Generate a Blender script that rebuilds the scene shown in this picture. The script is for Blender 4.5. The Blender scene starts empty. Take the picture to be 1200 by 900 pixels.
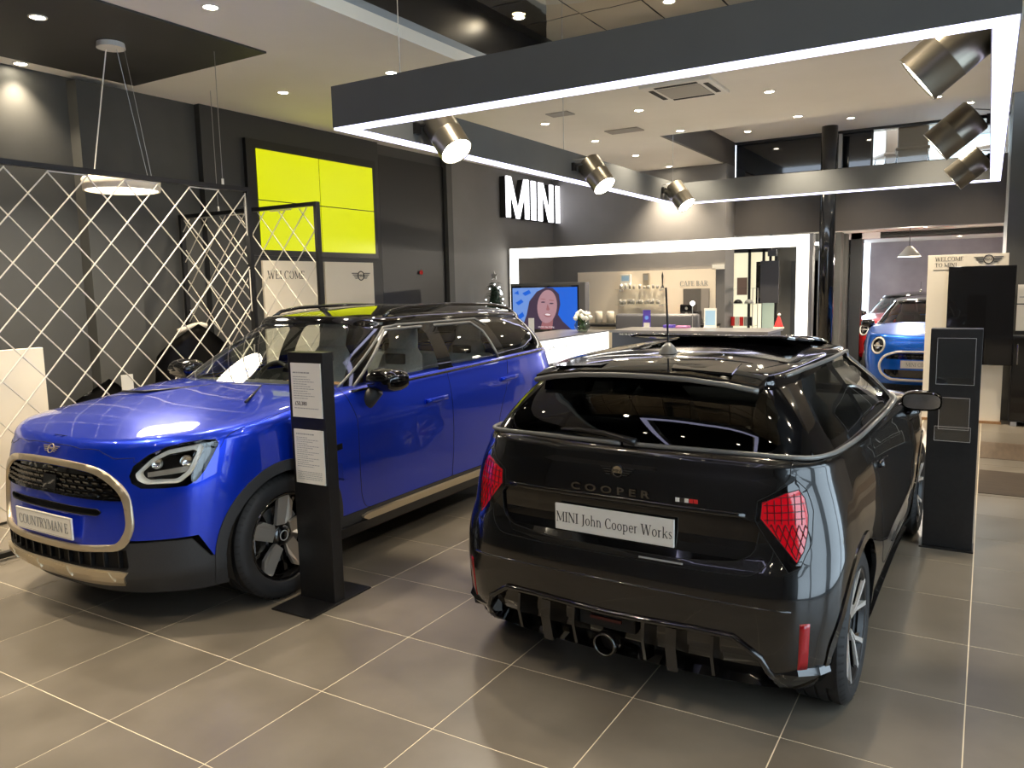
import bpy, bmesh, math, random
from mathutils import Vector, Matrix
from mathutils.geometry import tessellate_polygon
random.seed(7)
PI = math.pi
scene = bpy.context.scene
COL = scene.collection
# ---------------------------------------------------------------- camera, world, exposure
FPX = 917.0
cam_data = bpy.data.cameras.new('camera')
cam_data.sensor_width = 36.0
cam_data.lens = FPX / 1200.0 * 36.0
cam = bpy.data.objects.new('camera', cam_data)
COL.objects.link(cam)
pi_, ya_, ro_ = math.radians(7.1292), math.radians(31.2872), math.radians(-1.2475)
Rz = Matrix.Rotation(ya_, 3, 'Z')
fwd = Vector((0, math.cos(pi_), -math.sin(pi_))); up = Vector((0, math.sin(pi_), math.cos(pi_))); rt = Vector((1, 0, 0))
r2 = math.cos(ro_) * rt + math.sin(ro_) * up; u2 = -math.sin(ro_) * rt + math.cos(ro_) * up
r2, u2, f2 = Rz @ r2, Rz @ u2, Rz @ fwd
CAM = Vector((4.2022, -1.7022, 1.7304))
M = Matrix(((r2.x, u2.x, -f2.x, CAM.x), (r2.y, u2.y, -f2.y, CAM.y), (r2.z, u2.z, -f2.z, CAM.z), (0, 0, 0, 1)))
cam.matrix_world = M
cam_data.clip_start = 0.02
scene.camera = cam
world = bpy.data.worlds.new('world'); scene.world = world
world.use_nodes = True
world.node_tree.nodes['Background'].inputs[0].default_value = (0.72, 0.84, 1.0, 1)
world.node_tree.nodes['Background'].inputs[1].default_value = 2.6
scene.view_settings.view_transform = 'Standard'
scene.view_settings.look = 'None'
scene.view_settings.gamma = 1.0
scene.view_settings.use_curve_mapping = False
scene.view_settings.exposure = 1.12
scene.cycles.max_bounces = 7
scene.cycles.diffuse_bounces = 4
scene.cycles.glossy_bounces = 4
scene.cycles.transparent_max_bounces = 12
scene.cycles.transmission_bounces = 4
scene.cycles.sample_clamp_indirect = 4.0
scene.cycles.use_denoising = True
scene.cycles.blur_glossy = 0.3
# ---------------------------------------------------------------- materials
MATS = {}
def mat(name, col=(0.5, 0.5, 0.5), rough=0.5, metal=0.0, coat=0.0, emit=0.0, ecol=None, spec=0.5, alpha=1.0, coat_rough=0.02):
    m = bpy.data.materials.new(name); m.use_nodes = True
    b = m.node_tree.nodes['Principled BSDF']
    b.inputs['Base Color'].default_value = (*col, 1)
    b.inputs['Roughness'].default_value = rough
    b.inputs['Metallic'].default_value = metal
    b.inputs['Coat Weight'].default_value = coat
    b.inputs['Coat Roughness'].default_value = coat_rough
    b.inputs['Specular IOR Level'].default_value = spec
    b.inputs['Alpha'].default_value = alpha
    if emit:
        b.inputs['Emission Color'].default_value = (*(ecol or col), 1)
        b.inputs['Emission Strength'].default_value = emit
    MATS[name] = m
    return m
def noise_mat(name, c1, c2, scale=4.0, rough=0.5, detail=6, bump=0.0, stretch=(1, 1, 1), r2_=None, spec=0.5, contrast=(0.3, 0.7)):
    m = mat(name, c1, rough, spec=spec); nt = m.node_tree; N = nt.nodes; L = nt.links
    tc = N.new('ShaderNodeTexCoord'); mp = N.new('ShaderNodeMapping'); mp.inputs['Scale'].default_value = stretch
    nz = N.new('ShaderNodeTexNoise'); nz.inputs['Scale'].default_value = scale; nz.inputs['Detail'].default_value = detail
    cr = N.new('ShaderNodeValToRGB'); cr.color_ramp.elements[0].color = (*c1, 1); cr.color_ramp.elements[1].color = (*c2, 1)
    cr.color_ramp.elements[0].position = contrast[0]; cr.color_ramp.elements[1].position = contrast[1]
    geo = N.new('ShaderNodeNewGeometry')
    L.new(geo.outputs['Position'], mp.inputs[0]); L.new(mp.outputs[0], nz.inputs['Vector']); L.new(nz.outputs['Fac'], cr.inputs[0])
    L.new(cr.outputs[0], N['Principled BSDF'].inputs['Base Color'])
    if r2_ is not None:
        mr = N.new('ShaderNodeMapRange'); mr.inputs[3].default_value = rough; mr.inputs[4].default_value = r2_
        L.new(nz.outputs['Fac'], mr.inputs[0]); L.new(mr.outputs[0], N['Principled BSDF'].inputs['Roughness'])
    if bump:
        bp = N.new('ShaderNodeBump'); bp.inputs['Strength'].default_value = bump; bp.inputs['Distance'].default_value = 0.01
        L.new(nz.outputs['Fac'], bp.inputs['Height']); L.new(bp.outputs[0], N['Principled BSDF'].inputs['Normal'])
    return m
def glass_mat(name, tint=(0.8, 0.85, 0.85), rough=0.0, ior=1.5, gloss=(1, 1, 1)):
    m = bpy.data.materials.new(name); m.use_nodes = True; nt = m.node_tree; N = nt.nodes; L = nt.links
    N.remove(N['Principled BSDF']); out = N['Material Output']
    t = N.new('ShaderNodeBsdfTransparent'); t.inputs[0].default_value = (*tint, 1)
    g = N.new('ShaderNodeBsdfGlossy'); g.inputs['Roughness'].default_value = rough; g.inputs[0].default_value = (*gloss, 1)
    lw = N.new('ShaderNodeLayerWeight'); lw.inputs['Blend'].default_value = 0.5
    pw = N.new('ShaderNodeMath'); pw.operation = 'POWER'; pw.inputs[1].default_value = 4.5
    f0 = ((ior - 1) / (ior + 1)) ** 2
    fr = N.new('ShaderNodeMath'); fr.operation = 'MULTIPLY_ADD'; fr.inputs[1].default_value = 1 - f0; fr.inputs[2].default_value = f0
    L.new(lw.outputs['Facing'], pw.inputs[0]); L.new(pw.outputs[0], fr.inputs[0])
    mx = N.new('ShaderNodeMixShader')
    L.new(fr.outputs[0], mx.inputs[0]); L.new(t.outputs[0], mx.inputs[1]); L.new(g.outputs[0], mx.inputs[2]); L.new(mx.outputs[0], out.inputs[0])
    MATS[name] = m
    return m
def paint(name, col, metal, rough, flake=0.0):
    return mat(name, col, rough, metal, coat=1.0, coat_rough=0.01)
black_paint = mat('black_paint', (0.0035, 0.0036, 0.004), 0.25, 0.0, coat=1.0, coat_rough=0.01, spec=0.4)
blue_paint = mat('blue_paint', (0.0, 0.035, 0.62), 0.3, 0.6, coat=1.0, coat_rough=0.01)
blue_paint2 = mat('bright_blue_paint', (0.0, 0.13, 0.7), 0.3, 0.6, coat=1.0, coat_rough=0.01)
red_paint = mat('red_paint', (0.5, 0.004, 0.006), 0.3, 0.1, coat=1.0)
gloss_black = mat('gloss_black', (0.004, 0.004, 0.0045), 0.06, 0.0, coat=0.6, spec=0.6)
satin_black = mat('satin_black', (0.008, 0.008, 0.009), 0.35)
matte_black = mat('matte_black', (0.006, 0.006, 0.006), 0.7)
stand_black = noise_mat('stand_black', (0.007, 0.007, 0.0075), (0.011, 0.011, 0.012), 40, 0.38, bump=0.02)
cladding = noise_mat('grey_cladding', (0.022, 0.023, 0.025), (0.032, 0.033, 0.035), 220, 0.5, bump=0.05)
rubber = mat('tyre_rubber', (0.012, 0.012, 0.013), 0.62)
champagne = mat('satin_champagne', (0.62, 0.53, 0.38), 0.32, 0.75)
chrome = mat('chrome', (0.8, 0.8, 0.8), 0.12, 1.0)
dark_chrome = mat('dark_chrome', (0.12, 0.12, 0.12), 0.22, 1.0)
alloy = mat('machined_alloy', (0.8, 0.79, 0.77), 0.35, 0.6)
alloy_dark = mat('bronze_alloy', (0.48, 0.44, 0.38), 0.38, 0.6)
steel = mat('brake_steel', (0.3, 0.3, 0.3), 0.35, 1.0)
white_plastic = mat('white_plastic', (0.8, 0.78, 0.72), 0.4)
plate_white = mat('plate_white', (0.86, 0.84, 0.76), 0.45)
ink = mat('dark_ink', (0.03, 0.028, 0.026), 0.6)
grey_ink = mat('grey_ink', (0.3, 0.3, 0.29), 0.6)
seat_grey = noise_mat('grey_seat_cloth', (0.5, 0.51, 0.49), (0.58, 0.59, 0.57), 60, 0.8, bump=0.1)
dash_dark = mat('dash_dark', (0.02, 0.022, 0.022), 0.55)
dash_tan = noise_mat('dash_tan_knit', (0.26, 0.14, 0.06), (0.36, 0.2, 0.09), 80, 0.8)
car_glass = glass_mat('clear_car_glass', (0.88, 0.92, 0.89), ior=1.5)
side_glass = glass_mat('side_car_glass', (0.86, 0.9, 0.88), ior=1.5)
dark_glass = glass_mat('privacy_glass', (0.035, 0.038, 0.04), ior=1.55)
thin_glass = glass_mat('thin_glass', (0.93, 0.96, 0.95), ior=1.45)
acrylic = glass_mat('clear_acrylic', (0.93, 0.95, 0.95), ior=1.7)
lens_glass = glass_mat('lamp_lens', (0.9, 0.92, 0.92), ior=1.45)
cream = noise_mat('cream_board', (0.78, 0.71, 0.58), (0.82, 0.75, 0.62), 2, 0.5)
cream_wall = noise_mat('cream_wall_paint', (0.8, 0.7, 0.56), (0.83, 0.73, 0.59), 2, 0.55)
wall_dark = noise_mat('dark_wall_paint', (0.062, 0.062, 0.058), (0.074, 0.074, 0.069), 3, 0.55)
wall_taupe = noise_mat('taupe_wall_paint', (0.18, 0.174, 0.17), (0.2, 0.193, 0.19), 2.2, 0.6)
bulk_brown = noise_mat('bulkhead_paint', (0.07, 0.063, 0.06), (0.08, 0.072, 0.068), 2.2, 0.6)
ceil_white = noise_mat('ceiling_paint', (0.8, 0.77, 0.7), (0.84, 0.81, 0.74), 1.5, 0.7)
ceil_dark = noise_mat('dark_ceiling_paint', (0.035, 0.035, 0.033), (0.042, 0.042, 0.039), 2, 0.6)
canopy_dark = noise_mat('canopy_paint', (0.10, 0.107, 0.111), (0.11, 0.117, 0.121), 3, 0.5)
grout_mat = mat('grout', (0.8, 0.72, 0.55), 0.8)
mirror_dark = noise_mat('mirror_ceiling', (0.55, 0.5, 0.42), (0.7, 0.64, 0.54), 1.6, 0.04, detail=1, bump=1.0)
MATS['mirror_ceiling'].node_tree.nodes['Principled BSDF'].inputs['Metallic'].default_value = 1.0
strip_white = mat('light_strip', (0.9, 0.9, 1.0), 0.4, emit=1.7, ecol=(0.66, 0.66, 1.0))
portal_white = mat('portal_light', (0.9, 0.9, 0.85), 0.4, emit=1.7, ecol=(1.0, 0.95, 0.84))
lens_emit = mat('lamp_emission', (1, 1, 0.9), 0.4, emit=45.0, ecol=(1.0, 0.88, 0.66))
can_emit = mat('spot_emission', (1, 1, 0.9), 0.4, emit=12.0, ecol=(1.0, 0.93, 0.78))
sign_emit = mat('sign_emission', (1, 1, 1), 0.4, emit=1.4, ecol=(0.93, 0.93, 1.0))
counter_emit = mat('counter_emission', (1, 1, 1), 0.4, emit=.7, ecol=(1.0, 1.0, 0.97))
pendant_emit = mat('pendant_emission', (1, 1, 1), 0.4, emit=2.4, ecol=(1.0, 0.93, 0.78))
yellow_screen = mat('yellow_screen', (0.02, 0.02, 0.0), 0.25, emit=.48, ecol=(0.70, 0.74, 0.0))
gun = mat('gunmetal_can', (0.24, 0.22, 0.18), 0.32, 0.85)
pole_black = mat('pole_black', (0.006, 0.007, 0.009), 0.12, coat=0.5)
rod_cream = mat('cream_rod', (0.72, 0.67, 0.56), 0.45)
wire_mat = mat('steel_wire', (0.4, 0.4, 0.4), 0.4, 0.8)
red_lens = mat('red_lens', (0.62, 0.002, 0.010), 0.15, coat=1.0, spec=0.5, emit=0.05, ecol=(1, 0.0, 0.02))
red_reflector = mat('red_reflector', (0.32, 0.002, 0.008), 0.2, coat=0.6)
red_dark = mat('red_lens_groove', (0.06, 0.0, 0.002), 0.3)
concrete_wall = noise_mat('mauve_wall', (0.28, 0.25, 0.27), (0.42, 0.38, 0.4), 1.2, 0.7)
wood_dark = noise_mat('dark_wood_floor', (0.035, 0.025, 0.017), (0.075, 0.055, 0.037), 3, 0.4, stretch=(1, 9, 1))
wood_mid = noise_mat('mid_wood_floor', (0.08, 0.058, 0.04), (0.15, 0.11, 0.075), 3, 0.4, stretch=(9, 1, 1))
tree_green = mat('tree_green', (0.012, 0.035, 0.016), 0.7)
bulb_white = mat('bulb_white', (1, 1, 1), 0.4, emit=3.0, ecol=(0.9, 0.95, 1.0))
petal_white = mat('petal_white', (0.8, 0.78, 0.68), 0.6)
leaf_green = mat('leaf_green', (0.05, 0.14, 0.03), 0.6)
silver = mat('silver_paint', (0.6, 0.6, 0.6), 0.35, 0.7)
counter_grey = mat('counter_grey', (0.16, 0.155, 0.155), 0.3)
navy = mat('navy_front', (0.008, 0.012, 0.022), 0.35)
paper = mat('paper', (0.8, 0.78, 0.7), 0.6)
purple = mat('purple_card', (0.1, 0.06, 0.42), 0.5)
red_flat = mat('red_flat', (0.62, 0.02, 0.02), 0.5)
yellow_flat = mat('yellow_flat', (0.85, 0.5, 0.02), 0.4, emit=0.8, ecol=(1, 0.65, 0.02))
pale_blue = mat('pale_blue', (0.35, 0.55, 0.75), 0.5)
room_cream = mat('room_cream', (0.62, 0.58, 0.45), 0.6)
door_dark = mat('door_dark', (0.02, 0.022, 0.024), 0.45)
screen_off = mat('screen_off', (0.006, 0.006, 0.007), 0.08, coat=0.6)
tv_grey = mat('tv_back_grey', (0.09, 0.09, 0.1), 0.45)

# tiles: warm grey porcelain with soft clouding
def tile_material():
    m = noise_mat('porcelain_tile', (0.125, 0.108, 0.084), (0.195, 0.172, 0.138), 2.6, 0.24, detail=8, r2_=0.4, contrast=(0.25, 0.75))
    nt = m.node_tree; N = nt.nodes; L = nt.links
    oi = N.new('ShaderNodeObjectInfo'); hs = N.new('ShaderNodeHueSaturation')
    mr = N.new('ShaderNodeMapRange'); mr.inputs[3].default_value = 0.92; mr.inputs[4].default_value = 1.08
    L.new(oi.outputs['Random'], mr.inputs[0]); L.new(mr.outputs[0], hs.inputs['Value'])
    b = N['Principled BSDF']; src = b.inputs['Base Color'].links[0].from_socket
    L.new(src, hs.inputs['Color']); L.new(hs.outputs[0], b.inputs['Base Color'])
    return m
tile_mat = tile_material()

# ---------------------------------------------------------------- object helpers
def mesh_obj(name, bm, m, parent=None, smooth=False, loc=None, rot=None, norm=True):
    if norm:
        bmesh.ops.recalc_face_normals(bm, faces=bm.faces[:])
    me = bpy.data.meshes.new(name); bm.to_mesh(me); bm.free()
    ms = m if isinstance(m, (list, tuple)) else [m]
    for x in ms: me.materials.append(x)
    if smooth:
        me.polygons.foreach_set('use_smooth', [True] * len(me.polygons))
    o = bpy.data.objects.new(name, me); COL.objects.link(o)
    if parent is not None: o.parent = parent
    if loc is not None: o.location = loc
    if rot is not None: o.rotation_euler = rot
    return o
def smooth_by_angle(o, deg=35):
    o.data.polygons.foreach_set('use_smooth', [True] * len(o.data.polygons))
    bm = bmesh.new(); bm.from_mesh(o.data); a = math.radians(deg)
    for e in bm.edges:
        e.smooth = not (len(e.link_faces) == 2 and e.calc_face_angle(0) > a)
    bm.to_mesh(o.data); bm.free()
    return o
def thing(name, label, cat, loc=(0, 0, 0), rz=0.0, group=None):
    o = bpy.data.objects.new(name, None); COL.objects.link(o)
    o.empty_display_size = 0.1
    o.location = loc; o.rotation_euler = (0, 0, rz); tag(o, label, cat, group)
    return o
def tag(o, label=None, cat=None, group=None, kind=None):
    if label: o['label'] = label
    if cat: o['category'] = cat
    if group: o['group'] = group
    if kind: o['kind'] = kind
    return o
def struct(name, bm, m, parent=None, **k):
    o = mesh_obj(name, bm, m, parent, **k); o['kind'] = 'structure'
    return o
def box(bm, x0, x1, y0, y1, z0, z1, mi=0):
    v = [bm.verts.new((x, y, z)) for z in (z0, z1) for y in (y0, y1) for x in (x0, x1)]
    fs = [(0, 2, 3, 1), (4, 5, 7, 6), (0, 1, 5, 4), (2, 6, 7, 3), (0, 4, 6, 2), (1, 3, 7, 5)]
    out = []
    for f in fs:
        fc = bm.faces.new([v[i] for i in f]); fc.material_index = mi; out.append(fc)
    return out
def bx(x0, x1, y0, y1, z0, z1, bevel=0.0, seg=2):
    bm = bmesh.new(); box(bm, min(x0, x1), max(x0, x1), min(y0, y1), max(y0, y1), min(z0, z1), max(z0, z1))
    if bevel:
        bmesh.ops.bevel(bm, geom=bm.edges[:], offset=bevel, segments=seg, profile=0.5, affect='EDGES')
    return bm
def tube(bm, pts, r, n=8, cap=True, closed=False):
    pts = [Vector(p) for p in pts]; rings = []
    prev = None
    for i, p in enumerate(pts):
        if closed:
            d = (pts[(i + 1) % len(pts)] - pts[i - 1]).normalized()
        else:
            d = (pts[min(i + 1, len(pts) - 1)] - pts[max(i - 1, 0)]).normalized()
        if prev is None:
            a = d.orthogonal().normalized()
        else:
            a = (prev - d * prev.dot(d)).normalized()
        prev = a; b = d.cross(a)
        rr = r[i] if isinstance(r, (list, tuple)) else r
        rings.append([bm.verts.new(p + (a * math.cos(t) + b * math.sin(t)) * rr) for t in [2 * PI * k / n for k in range(n)]])
    m = len(rings)
    for i in range(m if closed else m - 1):
        A, B = rings[i], rings[(i + 1) % m]
        for k in range(n):
            bm.faces.new((A[k], A[(k + 1) % n], B[(k + 1) % n], B[k]))
    if cap and not closed:
        bm.faces.new(rings[0][::-1]); bm.faces.new(rings[-1])
def tb(pts, r, n=8, closed=False):
    bm = bmesh.new(); tube(bm, pts, r, n, closed=closed); return bm
def lathe(bm, prof, n=32, axis='Z', cap0=False, cap1=False, mi=0):
    rings = []
    for r, z in prof:
        ring = []
        for k in range(n):
            t = 2 * PI * k / n; c, s = r * math.cos(t), r * math.sin(t)
            co = (c, s, z) if axis == 'Z' else ((c, z, s) if axis == 'Y' else (z, c, s))
            ring.append(bm.verts.new(co))
        rings.append(ring)
    for i in range(len(rings) - 1):
        A, B = rings[i], rings[i + 1]
        for k in range(n):
            f = bm.faces.new((A[k], A[(k + 1) % n], B[(k + 1) % n], B[k])); f.material_index = mi
    if cap0: bm.faces.new(rings[0][::-1]).material_index = mi
    if cap1: bm.faces.new(rings[-1]).material_index = mi
def lt(prof, n=32, axis='Z', cap0=False, cap1=False):
    bm = bmesh.new(); lathe(bm, prof, n, axis, cap0, cap1); return bm
def extrude_poly(bm, pts2, d, to3, mi=0):
    """pts2: outline; to3(u, v, w) -> 3D; d: (w0, w1)."""
    a = [bm.verts.new(to3(u, v, d[0])) for u, v in pts2]; b = [bm.verts.new(to3(u, v, d[1])) for u, v in pts2]
    n = len(pts2)
    tri = tessellate_polygon([[Vector((u, v, 0)) for u, v in pts2]])
    for t in tri:
        bm.faces.new([a[i] for i in t]).material_index = mi
        bm.faces.new([b[i] for i in t][::-1]).material_index = mi
    for i in range(n):
        bm.faces.new((a[i], a[(i + 1) % n], b[(i + 1) % n], b[i])).material_index = mi
def ep(pts2, d, to3):
    bm = bmesh.new(); extrude_poly(bm, pts2, d, to3); return bm
def text_obj(name, body, size, m, loc, basis, parent=None, depth=0.002, align='CENTER', sx=1.0, spacing=1.0, bold=0.0):
    """flat lettering; basis = (right vector, up vector)."""
    cu = bpy.data.curves.new(name, 'FONT'); cu.body = body; cu.size = size; cu.extrude = depth; cu.offset = bold
    cu.align_x = align; cu.align_y = 'CENTER'; cu.space_character = spacing; cu.resolution_u = 3
    tmp = bpy.data.objects.new(name + '_tmp', cu); COL.objects.link(tmp)
    dg = bpy.context.evaluated_depsgraph_get(); dg.update()
    me = bpy.data.meshes.new_from_object(tmp.evaluated_get(dg))
    bpy.data.objects.remove(tmp); bpy.data.curves.remove(cu)
    r = Vector(basis[0]).normalized(); u = Vector(basis[1]).normalized(); n = r.cross(u)
    M3 = Matrix(((r.x * sx, u.x, n.x), (r.y * sx, u.y, n.y), (r.z * sx, u.z, n.z))).to_4x4()
    M3.translation = Vector(loc)
    me.transform(M3)
    me.materials.clear(); me.materials.append(m)
    o = bpy.data.objects.new(name, me); COL.objects.link(o)
    if parent is not None: o.parent = parent
    return o
def copy_tree(o, parent=None):
    c = o.copy(); COL.objects.link(c)
    if parent is not None: c.parent = parent
    for ch in list(o.children): copy_tree(ch, c)
    return c
def emblem(name, w, m, loc, basis, parent, white=None):
    """round badge with two striped wings"""
    r = Vector(basis[0]).normalized(); u = Vector(basis[1]).normalized(); n = r.cross(u); o3 = Vector(loc)
    bm = bmesh.new(); R = w * 0.16
    tube(bm, [o3 + r * R * math.cos(t) + u * R * math.sin(t) for t in [2 * PI * k / 24 for k in range(24)]], w * 0.018, 6, closed=True)
    for s in (-1, 1):
        for j, (h, L_) in enumerate(((0.09, 0.5), (0.03, 0.44), (-0.03, 0.38), (-0.09, 0.32))):
            a, b = R * 1.08, w * L_
            q = [o3 + r * s * a + u * (h * w + 0.013 * w), o3 + r * s * b + u * (h * w + 0.013 * w), o3 + r * s * (b - 0.02 * w) + u * (h * w - 0.013 * w), o3 + r * s * a + u * (h * w - 0.013 * w)]
            va = [bm.verts.new(p - n * 0.001) for p in q]; vb = [bm.verts.new(p + n * 0.003) for p in q]
            bm.faces.new(va); bm.faces.new(vb[::-1])
            for i in range(4): bm.faces.new((va[i], va[(i + 1) % 4], vb[(i + 1) % 4], vb[i]))
    e = mesh_obj(name, bm, m, parent)
    t = text_obj('badge_lettering', 'MINI', w * 0.13, m, o3 + n * 0.002, basis, e, depth=0.001, sx=0.95, bold=0.0)
    return e
# ---------------------------------------------------------------- a small serif alphabet for the printed lettering
TK, TN, SF = .105, .038, .17
def _ln(x0, y0, x1, y1, w): return ('l', x0, y0, x1, y1, w)
def _sf(x, y, w=SF): return ('l', x - w / 2, y, x + w / 2, y, TN)
def _ar(cx, cy, rx, ry, a0, a1, tk=TK): return ('a', cx, cy, rx, ry, a0, a1, tk)
X = .46
GL = {
 'I': (.34, [_ln(.17, 0, .17, .7, TK), _sf(.17, .02, .25), _sf(.17, .68, .25)]),
 'M': (.86, [_ln(.12, 0, .12, .7, TN), _ln(.12, .7, .43, .06, TK), _ln(.43, .06, .74, .7, TN), _ln(.74, 0, .74, .7, TK), _sf(.12, .02), _sf(.74, .02, .24), _sf(.09, .68), _sf(.77, .68)]),
 'N': (.72, [_ln(.12, 0, .12, .7, TN), _ln(.12, .7, .60, .02, TK), _ln(.60, 0, .60, .7, TN), _sf(.12, .02), _sf(.10, .68), _sf(.60, .68)]),
 'J': (.38, [_ln(.22, .05, .22, .7, TK), _ar(.08, .05, .14 + TK / 2, .18, -100, 0, TK), _sf(.22, .68, .25)]),
 'C': (.66, [_ar(.36, .35, .30, .365, 45, 315), _ln(.57, .50, .57, .68, TN), _ln(.57, .02, .57, .16, TN)]),
 'O': (.72, [_ar(.36, .35, .32, .365, 0, 360)]),
 'W': (.98, [_ln(.10, .7, .29, 0, TK), _ln(.29, 0, .49, .68, TN), _ln(.49, .68, .68, 0, TK), _ln(.68, 0, .88, .7, TN), _sf(.10, .68, .22), _sf(.49, .68, .2), _sf(.88, .68)]),
 'E': (.58, [_ln(.14, 0, .14, .7, TK), _ln(.06, .02, .50, .02, TN), _ln(.06, .68, .48, .68, TN), _ln(.14, .36, .38, .36, TN), _ln(.49, .0, .51, .15, TN), _ln(.47, .7, .47, .56, TN), _ln(.38, .30, .38, .42, TN)]),
 'L': (.56, [_ln(.14, 0, .14, .7, TK), _sf(.14, .68, .25), _ln(.06, .02, .50, .02, TN), _ln(.50, .0, .52, .17, TN)]),
 'T': (.62, [_ln(.31, 0, .31, .7, TK), _sf(.31, .02, .25), _ln(.04, .68, .58, .68, TN), _ln(.05, .70, .05, .54, TN), _ln(.57, .70, .57, .54, TN)]),
 'F': (.54, [_ln(.14, 0, .14, .7, TK), _sf(.14, .02, .25), _ln(.06, .68, .48, .68, TN), _ln(.14, .36, .38, .36, TN), _ln(.47, .7, .47, .56, TN), _ln(.38, .30, .38, .42, TN)]),
 'A': (.70, [_ln(.10, 0, .35, .70, TN), _ln(.35, .70, .60, 0, TK), _ln(.18, .25, .51, .25, TN), _sf(.10, .02), _sf(.60, .02, .24)]),
 'B': (.60, [_ln(.14, 0, .14, .7, TK), _sf(.12, .02, .2), _sf(.12, .68, .2), _ar(.26, .525, .24, .175, -90, 90), _ar(.26, .19, .28, .19, -90, 90), _ln(.14, .68, .28, .68, TN), _ln(.14, .365, .28, .365, TN), _ln(.14, .02, .28, .02, TN)]),
 'R': (.66, [_ln(.14, 0, .14, .7, TK), _sf(.14, .02, .25), _sf(.12, .68, .2), _ar(.28, .525, .25, .175, -90, 90), _ln(.14, .68, .30, .68, TN), _ln(.14, .365, .30, .365, TN), _ln(.30, .36, .58, 0, TK), _sf(.60, .02, .12)]),
 'P': (.60, [_ln(.14, 0, .14, .7, TK), _sf(.14, .02, .25), _sf(.12, .68, .2), _ar(.28, .525, .26, .175, -90, 90), _ln(.14, .68, .30, .68, TN), _ln(.14, .365, .30, .365, TN)]),
 'U': (.72, [_ln(.14, .2, .14, .7, TK), _ar(.36, .22, .27, .235, 180, 360, .06), _ln(.60, .2, .60, .7, TN), _sf(.14, .68, .25), _sf(.60, .68)]),
 'Y': (.66, [_ln(.10, .7, .33, .33, TK), _ln(.33, .33, .56, .7, TN), _ln(.33, 0, .33, .35, TK), _sf(.33, .02, .25), _sf(.10, .68, .22), _sf(.56, .68)]),
 'o': (.52, [_ar(.26, X / 2, .22, X / 2 + .015, 0, 360, .085)]),
 'h': (.56, [_ln(.13, 0, .13, .72, .085), _ar(.27, .26, .18, .20, 0, 150, .085), _ln(.41, 0, .41, .28, .085), _sf(.13, .015), _sf(.41, .015), _sf(.10, .71, .1)]),
 'n': (.56, [_ln(.13, 0, .13, X, .085), _ar(.27, .26, .18, .20, 0, 150, .085), _ln(.41, 0, .41, .28, .085), _sf(.13, .015), _sf(.41, .015), _sf(.09, X - .02, .1)]),
 'p': (.56, [_ln(.13, -.2, .13, X, .085), _ar(.28, X / 2, .22, X / 2 + .01, -150, 150, .085), _sf(.13, -.19), _sf(.09, X - .02, .1)]),
 'e': (.48, [_ar(.25, X / 2, .20, X / 2 + .015, 0, 325, .08), _ln(.07, X / 2 + .02, .43, X / 2 + .02, TN)]),
 'r': (.40, [_ln(.13, 0, .13, X, .085), _sf(.14, .015), _sf(.09, X - .02, .1), _ar(.27, .30, .15, .16, 60, 150, .06)]),
 'k': (.54, [_ln(.13, 0, .13, .72, .085), _sf(.13, .015), _sf(.10, .71, .1), _ln(.16, .19, .41, X - .02, TN), _ln(.24, .27, .46, 0, .08), _sf(.42, X - .02, .14), _sf(.47, .015, .12)]),
 's': (.40, [_ar(.20, X * .74, .13, X * .25, 30, 250, .05), _ar(.20, X * .27, .14, X * .27, -150, 80, .05), _ln(.13, .30, .28, .17, .07)]),
 ' ': (.26, []),
}
def serif_text(name, body, size, m, loc, basis, parent=None, depth=.0015, align='CENTER', sx=1.0):
    r = Vector(basis[0]).normalized(); u = Vector(basis[1]).normalized(); n = r.cross(u)
    W_ = sum(GL[c][0] for c in body) * size * sx; x0 = -W_ / 2 if align == 'CENTER' else 0.0
    bm = bmesh.new(); L0 = Vector(loc)
    def slab(P, Q):
        def c3(p, d): return L0 + r * (x0 + (p[0]) * size * sx) + u * ((p[1] - .35) * size) + n * d
        a = [bm.verts.new(c3(p, depth)) for p in P]; b = [bm.verts.new(c3(p, depth)) for p in Q]; c = [bm.verts.new(c3(p, 0)) for p in P]; d = [bm.verts.new(c3(p, 0)) for p in Q]
        for i in range(len(P) - 1):
            bm.faces.new((a[i], a[i + 1], b[i + 1], b[i])); bm.faces.new((a[i], c[i], c[i + 1], a[i + 1])); bm.faces.new((b[i + 1], d[i + 1], d[i], b[i]))
    cur = 0.0
    for ch in body:
        w, st = GL[ch]
        for s in st:
            if s[0] == 'l':
                _, xa, ya, xb, yb, t = s; d = Vector((xb - xa, yb - ya)).normalized() * t / 2; p = Vector((-d.y, d.x))
                slab([(cur + xa + p.x, ya + p.y), (cur + xb + p.x, yb + p.y)], [(cur + xa - p.x, ya - p.y), (cur + xb - p.x, yb - p.y)])
            else:
                _, cx, cy, rx, ry, a0, a1, t = s; k = max(6, int(abs(a1 - a0) / 18)); P, Q = [], []
                for j in range(k + 1):
                    a = math.radians(a0 + (a1 - a0) * j / k); P.append((cur + cx + rx * math.cos(a), cy + ry * math.sin(a))); Q.append((cur + cx + (rx - t) * math.cos(a), cy + (ry - TN) * math.sin(a)))
                slab(P, Q)
        cur += w
    return mesh_obj(name, bm, m, parent)
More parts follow.
